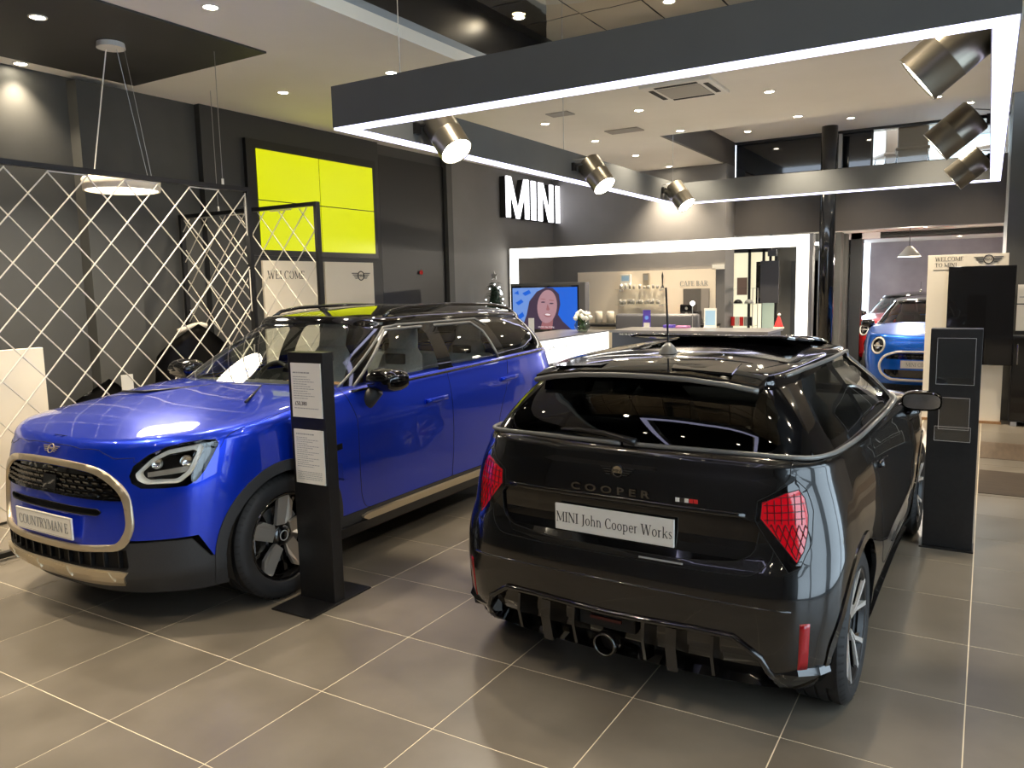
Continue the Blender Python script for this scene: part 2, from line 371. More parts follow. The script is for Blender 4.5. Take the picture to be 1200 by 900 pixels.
# ---------------------------------------------------------------- car surfaces
from mathutils.bvhtree import BVHTree
def lerp_table(tab, x):
    if tab[0][0] > tab[-1][0]: tab = tab[::-1]
    if x <= tab[0][0]: return tab[0][1]
    for (a, fa), (b, fb) in zip(tab, tab[1:]):
        if x <= b:
            t = (x - a) / (b - a)
            return fa + (fb - fa) * t
    return tab[-1][1]
def spline_table(tab):
    """smooth (monotone-ish) interpolation of a table; returns f(x)"""
    tab = sorted(tab); xs = [p[0] for p in tab]; ys = [p[1] for p in tab]; n = len(xs)
    d = [(ys[i + 1] - ys[i]) / (xs[i + 1] - xs[i]) for i in range(n - 1)]
    m = [d[0]] + [0 if d[i - 1] * d[i] <= 0 else 2 * d[i - 1] * d[i] / (d[i - 1] + d[i]) for i in range(1, n - 1)] + [d[-1]]
    def f(x):
        if x <= xs[0]: return ys[0] + m[0] * (x - xs[0]) * 0.0
        if x >= xs[-1]: return ys[-1]
        lo, hi = 0, n - 1
        while hi - lo > 1:
            k = (lo + hi) // 2
            if xs[k] <= x: lo = k
            else: hi = k
        h = xs[lo + 1] - xs[lo]; t = (x - xs[lo]) / h
        return ((2 * t**3 - 3 * t**2 + 1) * ys[lo] + (t**3 - 2 * t**2 + t) * h * m[lo] + (-2 * t**3 + 3 * t**2) * ys[lo + 1] + (t**3 - t**2) * h * m[lo + 1])
    return f
def crom(P, k):
    """Catmull-Rom with k samples per segment; ends mirrored in y so that the curve leaves the centre line squarely."""
    ext = [(P[1][0], -P[1][1])] + list(P) + [(P[-2][0], -P[-2][1])]
    out = []
    for i in range(1, len(ext) - 2):
        p0, p1, p2, p3 = ext[i - 1:i + 3]
        def tk(a, b): return max(1e-4, math.hypot(b[0] - a[0], b[1] - a[1]) ** 0.5)
        t0 = 0; t1 = t0 + tk(p0, p1); t2 = t1 + tk(p1, p2); t3 = t2 + tk(p2, p3)
        for j in range(k):
            t = t1 + (t2 - t1) * j / k
            q = []
            for c in (0, 1):
                A1 = (t1 - t) / (t1 - t0) * p0[c] + (t - t0) / (t1 - t0) * p1[c]
                A2 = (t2 - t) / (t2 - t1) * p1[c] + (t - t1) / (t2 - t1) * p2[c]
                A3 = (t3 - t) / (t3 - t2) * p2[c] + (t - t2) / (t3 - t2) * p3[c]
                B1 = (t2 - t) / (t2 - t0) * A1 + (t - t0) / (t2 - t0) * A2
                B2 = (t3 - t) / (t3 - t1) * A2 + (t - t1) / (t3 - t1) * A3
                q.append((t2 - t) / (t2 - t1) * B1 + (t - t1) / (t2 - t1) * B2)
            out.append((q[0], max(0.0, q[1])))
    out.append((P[-1][0], 0.0))
    out[0] = (P[0][0], 0.0)
    return out
def normals2(Q):
    n = []
    for i in range(len(Q)):
        a = Q[max(i - 1, 0)]; b = Q[min(i + 1, len(Q) - 1)]
        dx, dy = b[0] - a[0], b[1] - a[1]; l = math.hypot(dx, dy) or 1
        n.append((dy / l, -dx / l))
    n[0] = (1.0, 0.0); n[-1] = (-1.0, 0.0)
    return n
def sstep(a, b, x):
    t = min(1, max(0, (x - a) / (b - a))); return t * t * (3 - 2 * t)
def grid_bm(rows):
    bm = bmesh.new(); V = [[bm.verts.new(p) for p in r] for r in rows]
    for i in range(len(V) - 1):
        for j in range(len(V[0]) - 1):
            q = (V[i][j], V[i][j + 1], V[i + 1][j + 1], V[i + 1][j])
            try: bm.faces.new(q)
            except ValueError: pass
    bmesh.ops.remove_doubles(bm, verts=bm.verts[:], dist=1e-5)
    bmesh.ops.dissolve_degenerate(bm, edges=bm.edges[:], dist=1e-6)
    return bm
class Body:
    def __init__(s, S):
        s.S = S; k = S.get('k', 7)
        s.zc = spline_table(S['zc']); s.crown = spline_table(S['crown']); s.ky = spline_table(S['ky']); s.fx = spline_table(S['fx']); s.rx = spline_table(S['rx'])
        s.rc = spline_table(S['roof_c']); s.rd = spline_table(S['roof_drop'])
        s.plan = crom(S['plan'], k); s.W = max(p[1] for p in S['plan'])
    def H(s, x, y):
        return s.zc(x) - s.crown(x) * (abs(y) / s.W) ** 2.6
    def R(s, x, y):
        return s.rc(x) - s.rd(x) * (abs(y) / s.S['roof_w']) ** 2.4
    def P(s, i, z):
        x, y = s.plan[i]; S = s.S
        wf = sstep(S['f0'], S['f1'], x); wr = sstep(-S['r0'], -S['r1'], -x)
        yb = y * (1 + (s.ky(z) - 1) * (1 - 0.0 * wf))
        return (x + wf * s.fx(z) + wr * s.rx(z), yb)
    def tub(s, NL=26, NC=14, NR=5):
        S = s.S; n = len(s.plan); rows = []; r = S['rim']
        tops = []
        for i in range(n):
            z = s.H(*s.plan[i])
            for _ in range(3):
                x, y = s.P(i, z); z = s.H(x, y)
            tops.append(z)
        for j in range(NL + 1):
            row = []
            for i in range(n):
                zb = S['zb']; z = zb + (tops[i] - r - zb) * j / NL
                x, y = s.P(i, z); row.append((x, y, z))
            rows.append(row)
        last = rows[-1]; nn = normals2([(p[0], p[1]) for p in last])
        inner = None
        for j in range(1, NR + 1):
            f = PI / 2 * j / NR; row = []
            for i in range(n):
                x, y, z = last[i]; ix = x - nn[i][0] * r * (1 - math.cos(f)); iy = max(0.0, y - nn[i][1] * r * (1 - math.cos(f)))
                zt = s.H(ix, iy)
                row.append((ix, iy, z + (zt - z) * math.sin(f)))
            rows.append(row); inner = row
        for j in range(1, NC + 1):
            t = j / NC; row = []
            for i in range(n):
                x, y, z = inner[i]; y2 = y * (1 - t); row.append((x, y2, s.H(x, y2)))
            rows.append(row)
        return rows
    def house(s, NL=20, NC=12, NR=5):
        S = s.S; k = S.get('k', 7)
        B = crom(S['gh_base'], k); T = crom(S['gh_top'], k); n = len(B); r = S['gh_r']; rows = []
        nb = normals2(B)
        for j in range(NL + 1):
            t = j / NL; row = []
            for i in range(n):
                zb = s.H(*B[i]) - S.get('gh_sink', 0.02); zt = s.R(*T[i]) - r
                bul = S['gh_bulge'] * 4 * t * (1 - t)
                fb = S.get('gh_fbulge', 0.02) * 4 * t * (1 - t)
                ny = abs(nb[i][1]); b = bul * ny + fb * (1 - ny)
                x = B[i][0] + (T[i][0] - B[i][0]) * t + nb[i][0] * b; y = B[i][1] + (T[i][1] - B[i][1]) * t + nb[i][1] * b
                row.append((x, max(0, y), zb + (zt - zb) * t))
            rows.append(row)
        last = rows[-1]; nt = normals2([(p[0], p[1]) for p in last])
        for j in range(1, NR + 1):
            f = PI / 2 * j / NR; row = []
            for i in range(n):
                x, y, z = last[i]; ix = x - nt[i][0] * r * (1 - math.cos(f)); iy = max(0.0, y - nt[i][1] * r * (1 - math.cos(f)))
                zt = s.R(ix, iy); row.append((ix, iy, z + (zt - z) * math.sin(f)))
            rows.append(row); inner = row
        for j in range(1, NC + 1):
            t = j / NC; row = []
            for i in range(n):
                x, y, z = inner[i]; y2 = y * (1 - t); row.append((x, y2, s.R(x, y2)))
            rows.append(row)
        return rows
def mirror_full(bm):
    g = bmesh.ops.duplicate(bm, geom=bm.verts[:] + bm.edges[:] + bm.faces[:])
    vs = [v for v in g['geom'] if isinstance(v, bmesh.types.BMVert)]
    for v in vs: v.co.y = -v.co.y
    bmesh.ops.reverse_faces(bm, faces=[f for f in g['geom'] if isinstance(f, bmesh.types.BMFace)])
    bmesh.ops.remove_doubles(bm, verts=[v for v in bm.verts if abs(v.co.y) < 2e-4], dist=4e-4)
    return bm

SUV = dict(
    plan=[(.845, 0), (.84, .22), (.81, .42), (.735, .61), (.58, .78), (.36, .865), (.05, .90), (-.6, .905), (-1.3, .90), (-2.0, .905), (-2.6, .918), (-3.0, .90), (-3.3, .83), (-3.5, .66), (-3.56, .40), (-3.585, 0)],
    zc=[(.9, .93), (.78, .975), (.70, 1.0), (.45, 1.06), (.1, 1.10), (-.4, 1.145), (-1.0, 1.16), (-2, 1.18), (-3.0, 1.20), (-3.6, 1.19)],
    crown=[(.9, .02), (.7, .04), (.4, .075), (0, .075), (-.5, .055), (-1.0, .04), (-2.0, .03), (-3.6, .03)],
    ky=[(.18, .93), (.30, .965), (.40, .975), (.55, .99), (.75, 1.0), (.9, .995), (1.0, .98), (1.1, .955), (1.2, .94)],
    fx=[(.18, -.10), (.25, -.05), (.32, .01), (.42, .01), (.55, 0), (.75, -.02), (.88, -.045), (.96, -.075), (1.05, -.12)],
    rx=[(.18, .1), (.3, .03), (.45, 0), (.7, .02), (.9, .04), (1.0, .05), (1.2, .09)],
    f0=0.1, f1=.7, r0=-2.9, r1=-3.4, zb=.19, rim=.055,
    roof_c=[(-.9, 1.50), (-1.05, 1.545), (-1.3, 1.58), (-1.8, 1.605), (-2.4, 1.60), (-3.0, 1.56), (-3.3, 1.52), (-3.5, 1.48)],
    roof_drop=[(-1.0, .05), (-2, .075), (-3.4, .07)], roof_w=.64,
    gh_base=[(-.36, 0), (-.375, .28), (-.43, .52), (-.54, .70), (-.72, .80), (-1.1, .83), (-1.6, .835), (-2.1, .84), (-2.55, .84), (-2.95, .825), (-3.22, .77), (-3.40, .62), (-3.47, .32), (-3.48, 0)],
    gh_top=[(-1.02, 0), (-1.03, .22), (-1.07, .40), (-1.13, .53), (-1.24, .60), (-1.5, .635), (-1.8, .645), (-2.15, .645), (-2.5, .64), (-2.85, .625), (-3.08, .59), (-3.22, .50), (-3.27, .27), (-3.28, 0)],
    gh_r=.05, gh_bulge=.03, gh_fbulge=.03)
HATCH = dict(
    plan=[(.80, 0), (.79, .22), (.75, .42), (.66, .60), (.50, .74), (.28, .815), (0, .85), (-.6, .855), (-1.2, .855), (-1.8, .862), (-2.35, .87), (-2.64, .866), (-2.86, .83), (-2.985, .70), (-3.035, .45), (-3.05, 0)],
    zc=[(.85, .78), (.74, .86), (.62, .905), (.4, .955), (.1, 1.0), (-.3, 1.04), (-1, 1.055), (-2, 1.065), (-2.6, 1.08), (-3.1, 1.075)],
    crown=[(.85, .02), (.6, .05), (.3, .09), (0, .085), (-.5, .075), (-1.0, .07), (-2.0, .05), (-2.7, .03), (-3.1, .02)],
    ky=[(.16, .93), (.28, .975), (.38, .985), (.5, 1.0), (.65, 1.0), (.78, .985), (.9, .955), (1.0, .92), (1.1, .885)],
    fx=[(.16, -.08), (.28, 0), (.4, .0), (.6, -.01), (.75, -.03), (.85, -.07), (1, -.12)],
    rx=[(.16, .12), (.24, .03), (.32, -.01), (.45, -.015), (.58, -.005), (.66, .02), (.72, .05), (.9, .065), (.99, .085), (1.03, .10), (1.1, .12)],
    f0=0.1, f1=.65, r0=-2.45, r1=-2.9, zb=.17, rim=.05,
    roof_c=[(-.8, 1.33), (-1.0, 1.375), (-1.3, 1.405), (-1.8, 1.425), (-2.3, 1.415), (-2.6, 1.395), (-2.8, 1.375), (-3, 1.36)],
    roof_drop=[(-1.0, .05), (-2, .06), (-3, .05)], roof_w=.60,
    gh_base=[(-.20, 0), (-.215, .26), (-.27, .48), (-.38, .64), (-.55, .725), (-.9, .755), (-1.3, .765), (-1.7, .77), (-2.1, .775), (-2.45, .775), (-2.68, .755), (-2.82, .69), (-2.90, .36), (-2.925, 0)],
    gh_top=[(-.93, 0), (-.94, .20), (-.97, .36), (-1.02, .48), (-1.12, .55), (-1.4, .585), (-1.65, .59), (-1.9, .59), (-2.15, .585), (-2.38, .575), (-2.56, .55), (-2.67, .50), (-2.73, .26), (-2.745, 0)],
    gh_r=.045, gh_bulge=.02, gh_fbulge=.025)
# ---------------------------------------------------------------- cutting panels out of the body surfaces
def dirs(ax):
    """projection axes (a, b, n) for 'side', 'front', 'rear', 'top' or a custom horizontal direction angle (degrees from +x towards +y)"""
    if ax == 'side': return Vector((1, 0, 0)), Vector((0, 0, 1)), Vector((0, 1, 0))
    if ax in ('front', 'rear'): return Vector((0, 1, 0)), Vector((0, 0, 1)), Vector((1 if ax == 'front' else -1, 0, 0))
    if ax == 'top': return Vector((1, 0, 0)), Vector((0, 1, 0)), Vector((0, 0, 1))
    t = math.radians(ax); n = Vector((math.cos(t), math.sin(t), 0))
    return Vector((-n.y, n.x, 0)), Vector((0, 0, 1)), n
def inpoly(u, v, P):
    c = False; n = len(P); j = n - 1
    for i in range(n):
        xi, yi = P[i]; xj, yj = P[j]
        if (yi > v) != (yj > v) and u < (xj - xi) * (v - yi) / (yj - yi) + xi: c = not c
        j = i
    return c
def roundpoly(P, r, k=4):
    out = []; n = len(P)
    for i in range(n):
        p = Vector(P[i]); a = Vector(P[i - 1]); b = Vector(P[(i + 1) % n])
        ri = r[i] if isinstance(r, (list, tuple)) else r
        da, db = (a - p), (b - p); d = min(ri, da.length * .45, db.length * .45)
        if d < 1e-4: out.append(tuple(p)); continue
        s, e = p + da.normalized() * d, p + db.normalized() * d
        for j in range(k + 1):
            t = j / k; q = s * (1 - t)**2 + p * 2 * t * (1 - t) + e * t * t
            out.append((q.x, q.y))
    return out
class Shell:
    def __init__(s, rows):
        s.bm = grid_bm(rows)
        bmesh.ops.recalc_face_normals(s.bm, faces=s.bm.faces[:])
        # outward
        f = max(s.bm.faces, key=lambda f: f.calc_center_median().y)
        if f.normal.y < 0: bmesh.ops.reverse_faces(s.bm, faces=s.bm.faces[:])
        s.lay = s.bm.faces.layers.int.new('reg'); s.ids = {}
        s.full = mirror_full(grid_bm(rows)); s.full.normal_update()
        s.bvh = BVHTree.FromBMesh(s.full)
    def cut(s, name, ax, poly, pred=None, keep=None):
        a, b, n = dirs(ax)
        P = [((Vector(p).dot(a), Vector(p).dot(b)) if len(p) == 3 else tuple(p)) for p in poly]
        if pred is None:
            if ax == 'side': pred = lambda c, nn: c.y > .25 and nn.y > .25
            elif ax == 'top': pred = lambda c, nn: nn.z > .1
            else: pred = lambda c, nn: nn.dot(n) > .08
        u0 = min(p[0] for p in P) - .01; u1 = max(p[0] for p in P) + .01; v0 = min(p[1] for p in P) - .01; v1 = max(p[1] for p in P) + .01
        def bb(f):
            us = [v.co.dot(a) for v in f.verts]; vs = [v.co.dot(b) for v in f.verts]
            return min(us), max(us), min(vs), max(vs)
        cand = {}
        for f in s.bm.faces:
            if keep is not None and f[s.lay] not in keep: continue
            c = f.calc_center_median()
            if not pred(c, f.normal): continue
            q = bb(f)
            if q[1] < u0 or q[0] > u1 or q[3] < v0 or q[2] > v1: continue
            cand[f] = q
        for i in range(len(P)):
            p, q = P[i], P[(i + 1) % len(P)]
            if math.hypot(q[0] - p[0], q[1] - p[1]) < 1e-5: continue
            e = .003; a0, a1 = min(p[0], q[0]) - e, max(p[0], q[0]) + e; b0, b1 = min(p[1], q[1]) - e, max(p[1], q[1]) + e
            sub = [f for f, t in cand.items() if f.is_valid and not (t[1] < a0 or t[0] > a1 or t[3] < b0 or t[2] > b1)]
            if not sub: continue
            d = a * (q[0] - p[0]) + b * (q[1] - p[1]); pn = n.cross(d).normalized(); co = a * p[0] + b * p[1]
            g = set()
            for f in sub: g.update(f.edges); g.update(f.verts)
            r = bmesh.ops.bisect_plane(s.bm, geom=list(g) + sub, dist=1e-5, plane_co=co, plane_no=pn)
            for f in sub: cand.pop(f, None)
            for x in r['geom']:
                if isinstance(x, bmesh.types.BMFace) and x.is_valid: cand[x] = bb(x)
        rid = s.ids.setdefault(name, len(s.ids) + 1); hit = 0
        for f in cand:
            if not f.is_valid: continue
            c = f.calc_center_median()
            if inpoly(c.dot(a), c.dot(b), P): f[s.lay] = rid; hit += 1
        return hit
    def take(s, name, mirror='both', off=0.0):
        """returns bmesh of a region. mirror: 'both' (joined halves), 'left', 'right'"""
        rid = s.ids[name] if name else 0
        bm = bmesh.new(); mp = {}
        fs = [f for f in s.bm.faces if f[s.lay] == rid]
        def add(sign):
            mp = {}
            for f in fs:
                vs = []
                for v in f.verts:
                    if v not in mp:
                        co = v.co + v.normal * off if off else v.co.copy()
                        mp[v] = bm.verts.new((co.x, co.y * sign, co.z))
                    vs.append(mp[v])
                if sign < 0: vs = vs[::-1]
                try: bm.faces.new(vs)
                except ValueError: pass
        if mirror in ('both', 'left'): add(1)
        if mirror in ('both', 'right'): add(-1)
        if mirror == 'both':
            bmesh.ops.remove_doubles(bm, verts=[v for v in bm.verts if abs(v.co.y) < 3e-4], dist=6e-4)
        bm.normal_update()
        return bm
    def proj(s, ax, p2, off=0.0, side=1):
        """point on the surface seen along an axis; side=-1 mirrors"""
        a, b, n = dirs(ax)
        P3 = a * p2[0] + b * p2[1]
        if side < 0 and ax not in ('front', 'rear', 'top'):
            P3 = Vector((P3.x, -P3.y, P3.z)); n = Vector((n.x, -n.y, n.z))
        o = P3 + n * 6 - (Vector((0, 0, 0)))
        h = s.bvh.ray_cast(o, -n, 12)
        if h[0] is None: return P3, n
        nn = h[1] if h[1].dot(n) > 0 else -h[1]
        return h[0] + nn * off, nn
    def line(s, ax, pts, off=0.0, side=1, step=.04):
        out = []
        for (p, q) in zip(pts, pts[1:]):
            L = math.hypot(q[0] - p[0], q[1] - p[1]); k = max(1, int(L / step))
            for j in range(k): out.append(s.proj(ax, (p[0] + (q[0] - p[0]) * j / k, p[1] + (q[1] - p[1]) * j / k), off, side)[0])
        out.append(s.proj(ax, pts[-1], off, side)[0])
        return out
    def patch(s, ax, top, bot, off, thick, nv=3, side=1, step=.05):
        """solid strip lying on the surface between two curves of (u, v) points"""
        def samp(c, n):
            L = [0]
            for p, q in zip(c, c[1:]): L.append(L[-1] + math.hypot(q[0] - p[0], q[1] - p[1]))
            o = []
            for i in range(n):
                t = L[-1] * i / (n - 1); k = 0
                while k < len(c) - 2 and L[k + 1] < t: k += 1
                f = (t - L[k]) / max(1e-9, L[k + 1] - L[k]); o.append((c[k][0] + (c[k + 1][0] - c[k][0]) * f, c[k][1] + (c[k + 1][1] - c[k][1]) * f))
            return o
        Lt = sum(math.hypot(q[0] - p[0], q[1] - p[1]) for p, q in zip(top, top[1:]))
        n = max(2, int(Lt / step) + 1); T = samp(top, n); B = samp(bot, n)
        bm = bmesh.new(); o = []; i_ = []
        for j in range(nv + 1):
            t = j / nv; ro = []; ri = []
            for k in range(n):
                p, nn = s.proj(ax, (T[k][0] * (1 - t) + B[k][0] * t, T[k][1] * (1 - t) + B[k][1] * t), 0, side)
                ro.append(bm.verts.new(p + nn * off)); ri.append(bm.verts.new(p + nn * (off - thick)))
            o.append(ro); i_.append(ri)
        for j in range(nv):
            for k in range(n - 1):
                bm.faces.new((o[j][k], o[j][k + 1], o[j + 1][k + 1], o[j + 1][k])); bm.faces.new((i_[j][k + 1], i_[j][k], i_[j + 1][k], i_[j + 1][k + 1]))
        for k in range(n - 1):
            bm.faces.new((o[0][k + 1], o[0][k], i_[0][k], i_[0][k + 1])); bm.faces.new((o[nv][k], o[nv][k + 1], i_[nv][k + 1], i_[nv][k]))
        for j in range(nv):
            bm.faces.new((o[j][0], o[j + 1][0], i_[j + 1][0], i_[j][0])); bm.faces.new((o[j + 1][-1], o[j][-1], i_[j][-1], i_[j + 1][-1]))
        return bm
def gap(bm, w=.0035, d=.006):
    try: bmesh.ops.inset_region(bm, faces=bm.faces[:], use_boundary=True, thickness=w, depth=0, use_even_offset=False)
    except Exception: pass
    bm.normal_update()
    for v in [v for v in bm.verts if v.is_boundary]: v.co -= v.normal * d
    return bm
def push(bm, d):
    bm.normal_update()
    ns = [(v, v.normal.copy()) for v in bm.verts]
    for v, n in ns: v.co += n * d
    return bm
def thicken(bm, t):
    bmesh.ops.solidify(bm, geom=bm.faces[:], thickness=t); return bm
def rim_wall(bm, d):
    """turn an open patch into a pan: extrude its border outwards along the surface normal by d"""
    bm.normal_update(); be = [e for e in bm.edges if e.is_boundary]
    nm = {v: v.normal.copy() for e in be for v in e.verts}
    r = bmesh.ops.extrude_edge_only(bm, edges=be)
    old = {tuple(round(c, 6) for c in v.co): nm[v] for v in nm}
    for v in [x for x in r['geom'] if isinstance(x, bmesh.types.BMVert)]:
        n = old.get(tuple(round(c, 6) for c in v.co))
        if n: v.co += n * d
    return bm
seam_black = mat('panel_seam', (0.002, 0.002, 0.002), 0.8)
def loops_of(bm):
    be = {e for e in bm.edges if e.is_boundary}; out = []
    while be:
        e = be.pop(); ch = [e.verts[0], e.verts[1]]
        for end in (1, 0):
            while True:
                v = ch[-1] if end else ch[0]
                nx = next((x for x in v.link_edges if x in be), None)
                if nx is None: break
                be.discard(nx); o = nx.other_vert(v)
                if end: ch.append(o)
                else: ch.insert(0, o)
        out.append(ch)
    return out
def seam_mesh(bm, r):
    sm = bmesh.new()
    for ch in loops_of(bm):
        pts = [v.co.copy() for v in ch]; q = [pts[0]]
        for p in pts[1:]:
            if (p - q[-1]).length > .008: q.append(p)
        closed = (pts[0] - pts[-1]).length < 1e-4
        if len(q) < 3: continue
        if closed and (q[0] - q[-1]).length < .008: q.pop()
        tube(sm, q, r, 5, closed=closed, cap=not closed)
    return sm
def panel(sh, name, part, m, root, mirror='both', g=True, off=0.0, smooth=True):
    bm = sh.take(name, mirror, off)
    if not bm.faces: bm.free(); return None
    nm = [v.normal.copy() for v in bm.verts]
    sh.bm.normal_update()
    src = {}
    for v in sh.bm.verts: src[(round(v.co.x, 5), round(v.co.y, 5), round(v.co.z, 5))] = v.normal
    if not off:
        for i, v in enumerate(bm.verts):
            k = (round(v.co.x, 5), round(abs(v.co.y), 5), round(v.co.z, 5)); n = src.get(k)
            if n is not None:
                if abs(v.co.y) < 3e-4: nm[i] = Vector((n.x, 0, n.z)).normalized()
                else: nm[i] = Vector((n.x, n.y * (1 if v.co.y > 0 else -1), n.z))
    sb = seam_mesh(bm, .0018) if (g and name) else None
    o = mesh_obj(part, bm, m, root, smooth=smooth, norm=False)
    if len(o.data.vertices) == len(nm): o.data.normals_split_custom_set_from_vertices(nm)
    if sb is not None and sb.faces: mesh_obj('seam', sb, seam_black, o, smooth=True)
    elif sb is not None: sb.free()
    return o
def panels(sh, name, part, m, root, **k):
    return [panel(sh, name, part, m, root, mirror=s, **k) for s in ('left', 'right')]

# ---------------------------------------------------------------- wheels (axis along y, outer face towards +y, centre at the origin)
def build_wheel(root, R, rimR, W, style, name='wheel'):
    w = bpy.data.objects.new(name, None); COL.objects.link(w); w.parent = root; w.empty_display_size = .1
    bm = bmesh.new(); h = W / 2
    prof = [(rimR + .004, -h * .93), (rimR + .03, -h * 1.0), (R - .045, -h * 1.02), (R - .018, -h * .93)]
    for k in range(4):
        y0 = -h * .8 + k * h * .42
        prof += [(R - .003 if k in (0,) else R, y0), (R, y0 + h * .3), (R - .009, y0 + h * .31), (R - .009, y0 + h * .40)]
    prof = prof[:-2] + [(R - .018, h * .93), (R - .045, h * 1.02), (rimR + .03, h * 1.0), (rimR + .012, h * .96), (rimR + .002, h * .86)]
    lathe(bm, prof, 64, 'Y')
    tyre = smooth_by_angle(mesh_obj('tyre', bm, rubber, w), 30)
    # shoulder tread blocks cut as short bars across both shoulders
    bm = bmesh.new()
    for s in (-1, 1):
        for k in range(56):
            a = 2 * PI * k / 56; ca, sa = math.cos(a), math.sin(a); t = .0045
            for (r0, y0, r1, y1) in ((R + .0006, s * h * .80, R - .019, s * h * .955),):
                tg = Vector((-sa, 0, ca)) * t
                p0 = Vector((ca * r0, y0, sa * r0)); p1 = Vector((ca * r1, y1, sa * r1)); up_ = Vector((ca, s * .6, sa)).normalized() * .002
                q = [bm.verts.new(x) for x in (p0 - tg + up_, p0 + tg + up_, p1 + tg + up_, p1 - tg + up_)]
                bm.faces.new(q)
    tr = mesh_obj('tread', bm, matte_black, tyre); tr['kind'] = 'stuff'
    bm = bmesh.new()
    lathe(bm, [(rimR - .02, -h * .9), (rimR + .004, -h * .86), (rimR - .018, -h * .75), (rimR - .03, -h * .2), (rimR - .022, h * .55), (rimR - .006, h * .72), (rimR + .006, h * .88), (rimR + .0, h * .93), (rimR - .010, h * .90), (rimR - .022, h * .7)], 64, 'Y')
    smooth_by_angle(mesh_obj('rim', bm, gloss_black if style == 'blade' else satin_black, w), 30)
    mesh_obj('brake_disc', lt([(0.06, -.012), (.165, -.012), (.165, .012), (.06, .012)], 40, 'Y'), steel, w, loc=(0, h * .1, 0))
    mesh_obj('brake_caliper', bx(.10, .19, -.03, .04, -.07, .07, .01), red_flat if style == 'multi' else dark_chrome, w, loc=(0, h * .1, 0))
    mesh_obj('hub', lt([(.001, h * .70), (.03, h * .70), (.055, h * .64), (.07, h * .5), (.075, h * .1)], 24, 'Y'), gloss_black, w, smooth=True)
    if style == 'blade':
        for k in range(5):
            a = 2 * PI * k / 5 + PI / 2 + .12
            bm = bmesh.new()
            out = [(.062, -.052), (rimR - .014, -.060), (rimR - .012, .012), (rimR - .06, .045), (.10, .040), (.062, .012)]
            def to3(u, v, wv, a=a): return (math.cos(a) * u - math.sin(a) * v, wv - (.02 * (u < .09)), math.sin(a) * u + math.cos(a) * v)
            extrude_poly(bm, out, (h * .60, h * .80), to3)
            mesh_obj('spoke', bm, alloy_dark, w)
            bm = bmesh.new()
            for sgn, wd in ((1, .10), (-1, .06)):
                q = [(.06, -.015), (rimR - .02, wd * sgn - .012), (rimR - .02, wd * sgn + .012), (.06, .015)]
                extrude_poly(bm, q if sgn > 0 else q, (h * .30, h * .5), to3)
            mesh_obj('inner_spoke', bm, gloss_black, w)
        tbm = tb([(.028 * math.cos(t), h * .705, .028 * math.sin(t)) for t in [2 * PI * k / 20 for k in range(20)]], .003, 6, closed=True)
        mesh_obj('hub_ring', tbm, alloy, w)
    else:
        n = 5 if style == 'multi' else 8
        for k in range(n):
            a = 2 * PI * k / n + .3
            def to3(u, v, wv, a=a): return (math.cos(a) * u - math.sin(a) * v, wv + .022 * (u - .05) / .15, math.sin(a) * u + math.cos(a) * v)
            if style == 'multi':
                for sgn in (-1, 1):
                    extr = [(.04, .006 * sgn), (.11, .016 * sgn), (rimR - .012, .072 * sgn), (rimR - .008, .050 * sgn), (.12, .003 * sgn)]
                    bm = bmesh.new(); extrude_poly(bm, extr, (h * .45, h * .70), to3); mesh_obj('spoke', bm, alloy, w)
                    ex2 = [(.10, .012 * sgn), (.14, .045 * sgn), (rimR - .014, .098 * sgn), (rimR - .012, .086 * sgn), (.15, .030 * sgn)]
                    bm = bmesh.new(); extrude_poly(bm, ex2, (h * .40, h * .62), to3); mesh_obj('spoke', bm, gloss_black, w)
            else:
                bm = bmesh.new(); extrude_poly(bm, [(.05, -.018), (rimR - .01, -.03), (rimR - .01, .03), (.05, .018)], (h * .45, h * .70), to3); mesh_obj('spoke', bm, alloy, w)
    return w
def place_wheels(root, wheel, WB, yo, R, W):
    wheel.location = (0, yo - W / 2, R)
    for x, s in ((0, -1), (-WB, 1), (-WB, -1)):
        c = copy_tree(wheel, root); c.location = (x, s * (yo - W / 2), R); c.rotation_euler = (0, 0, 0 if s > 0 else PI)
def liners(root, WB, cx0, R, r, y0, y1):
    for x in (cx0, cx0 - WB):
        for s in (1, -1):
            bm = bmesh.new(); n = 20; A = []; Bv = []
            for k in range(n + 1):
                t = -0.35 + (PI + .7) * k / n
                A.append(bm.verts.new((x + r * math.cos(t), s * y0, R + r * math.sin(t)))); Bv.append(bm.verts.new((x + r * math.cos(t), s * y1, R + r * math.sin(t))))
            for k in range(n): bm.faces.new((A[k], A[k + 1], Bv[k + 1], Bv[k]))
            bm.faces.new(A)
            mesh_obj('wheel_liner', bm, matte_black, root)
def arc(cx, cz, r, a0, a1, n, sx=1.0):
    return [(cx + r * sx * math.cos(math.radians(a0 + (a1 - a0) * k / n)), cz + r * math.sin(math.radians(a0 + (a1 - a0) * k / n))) for k in range(n + 1)]
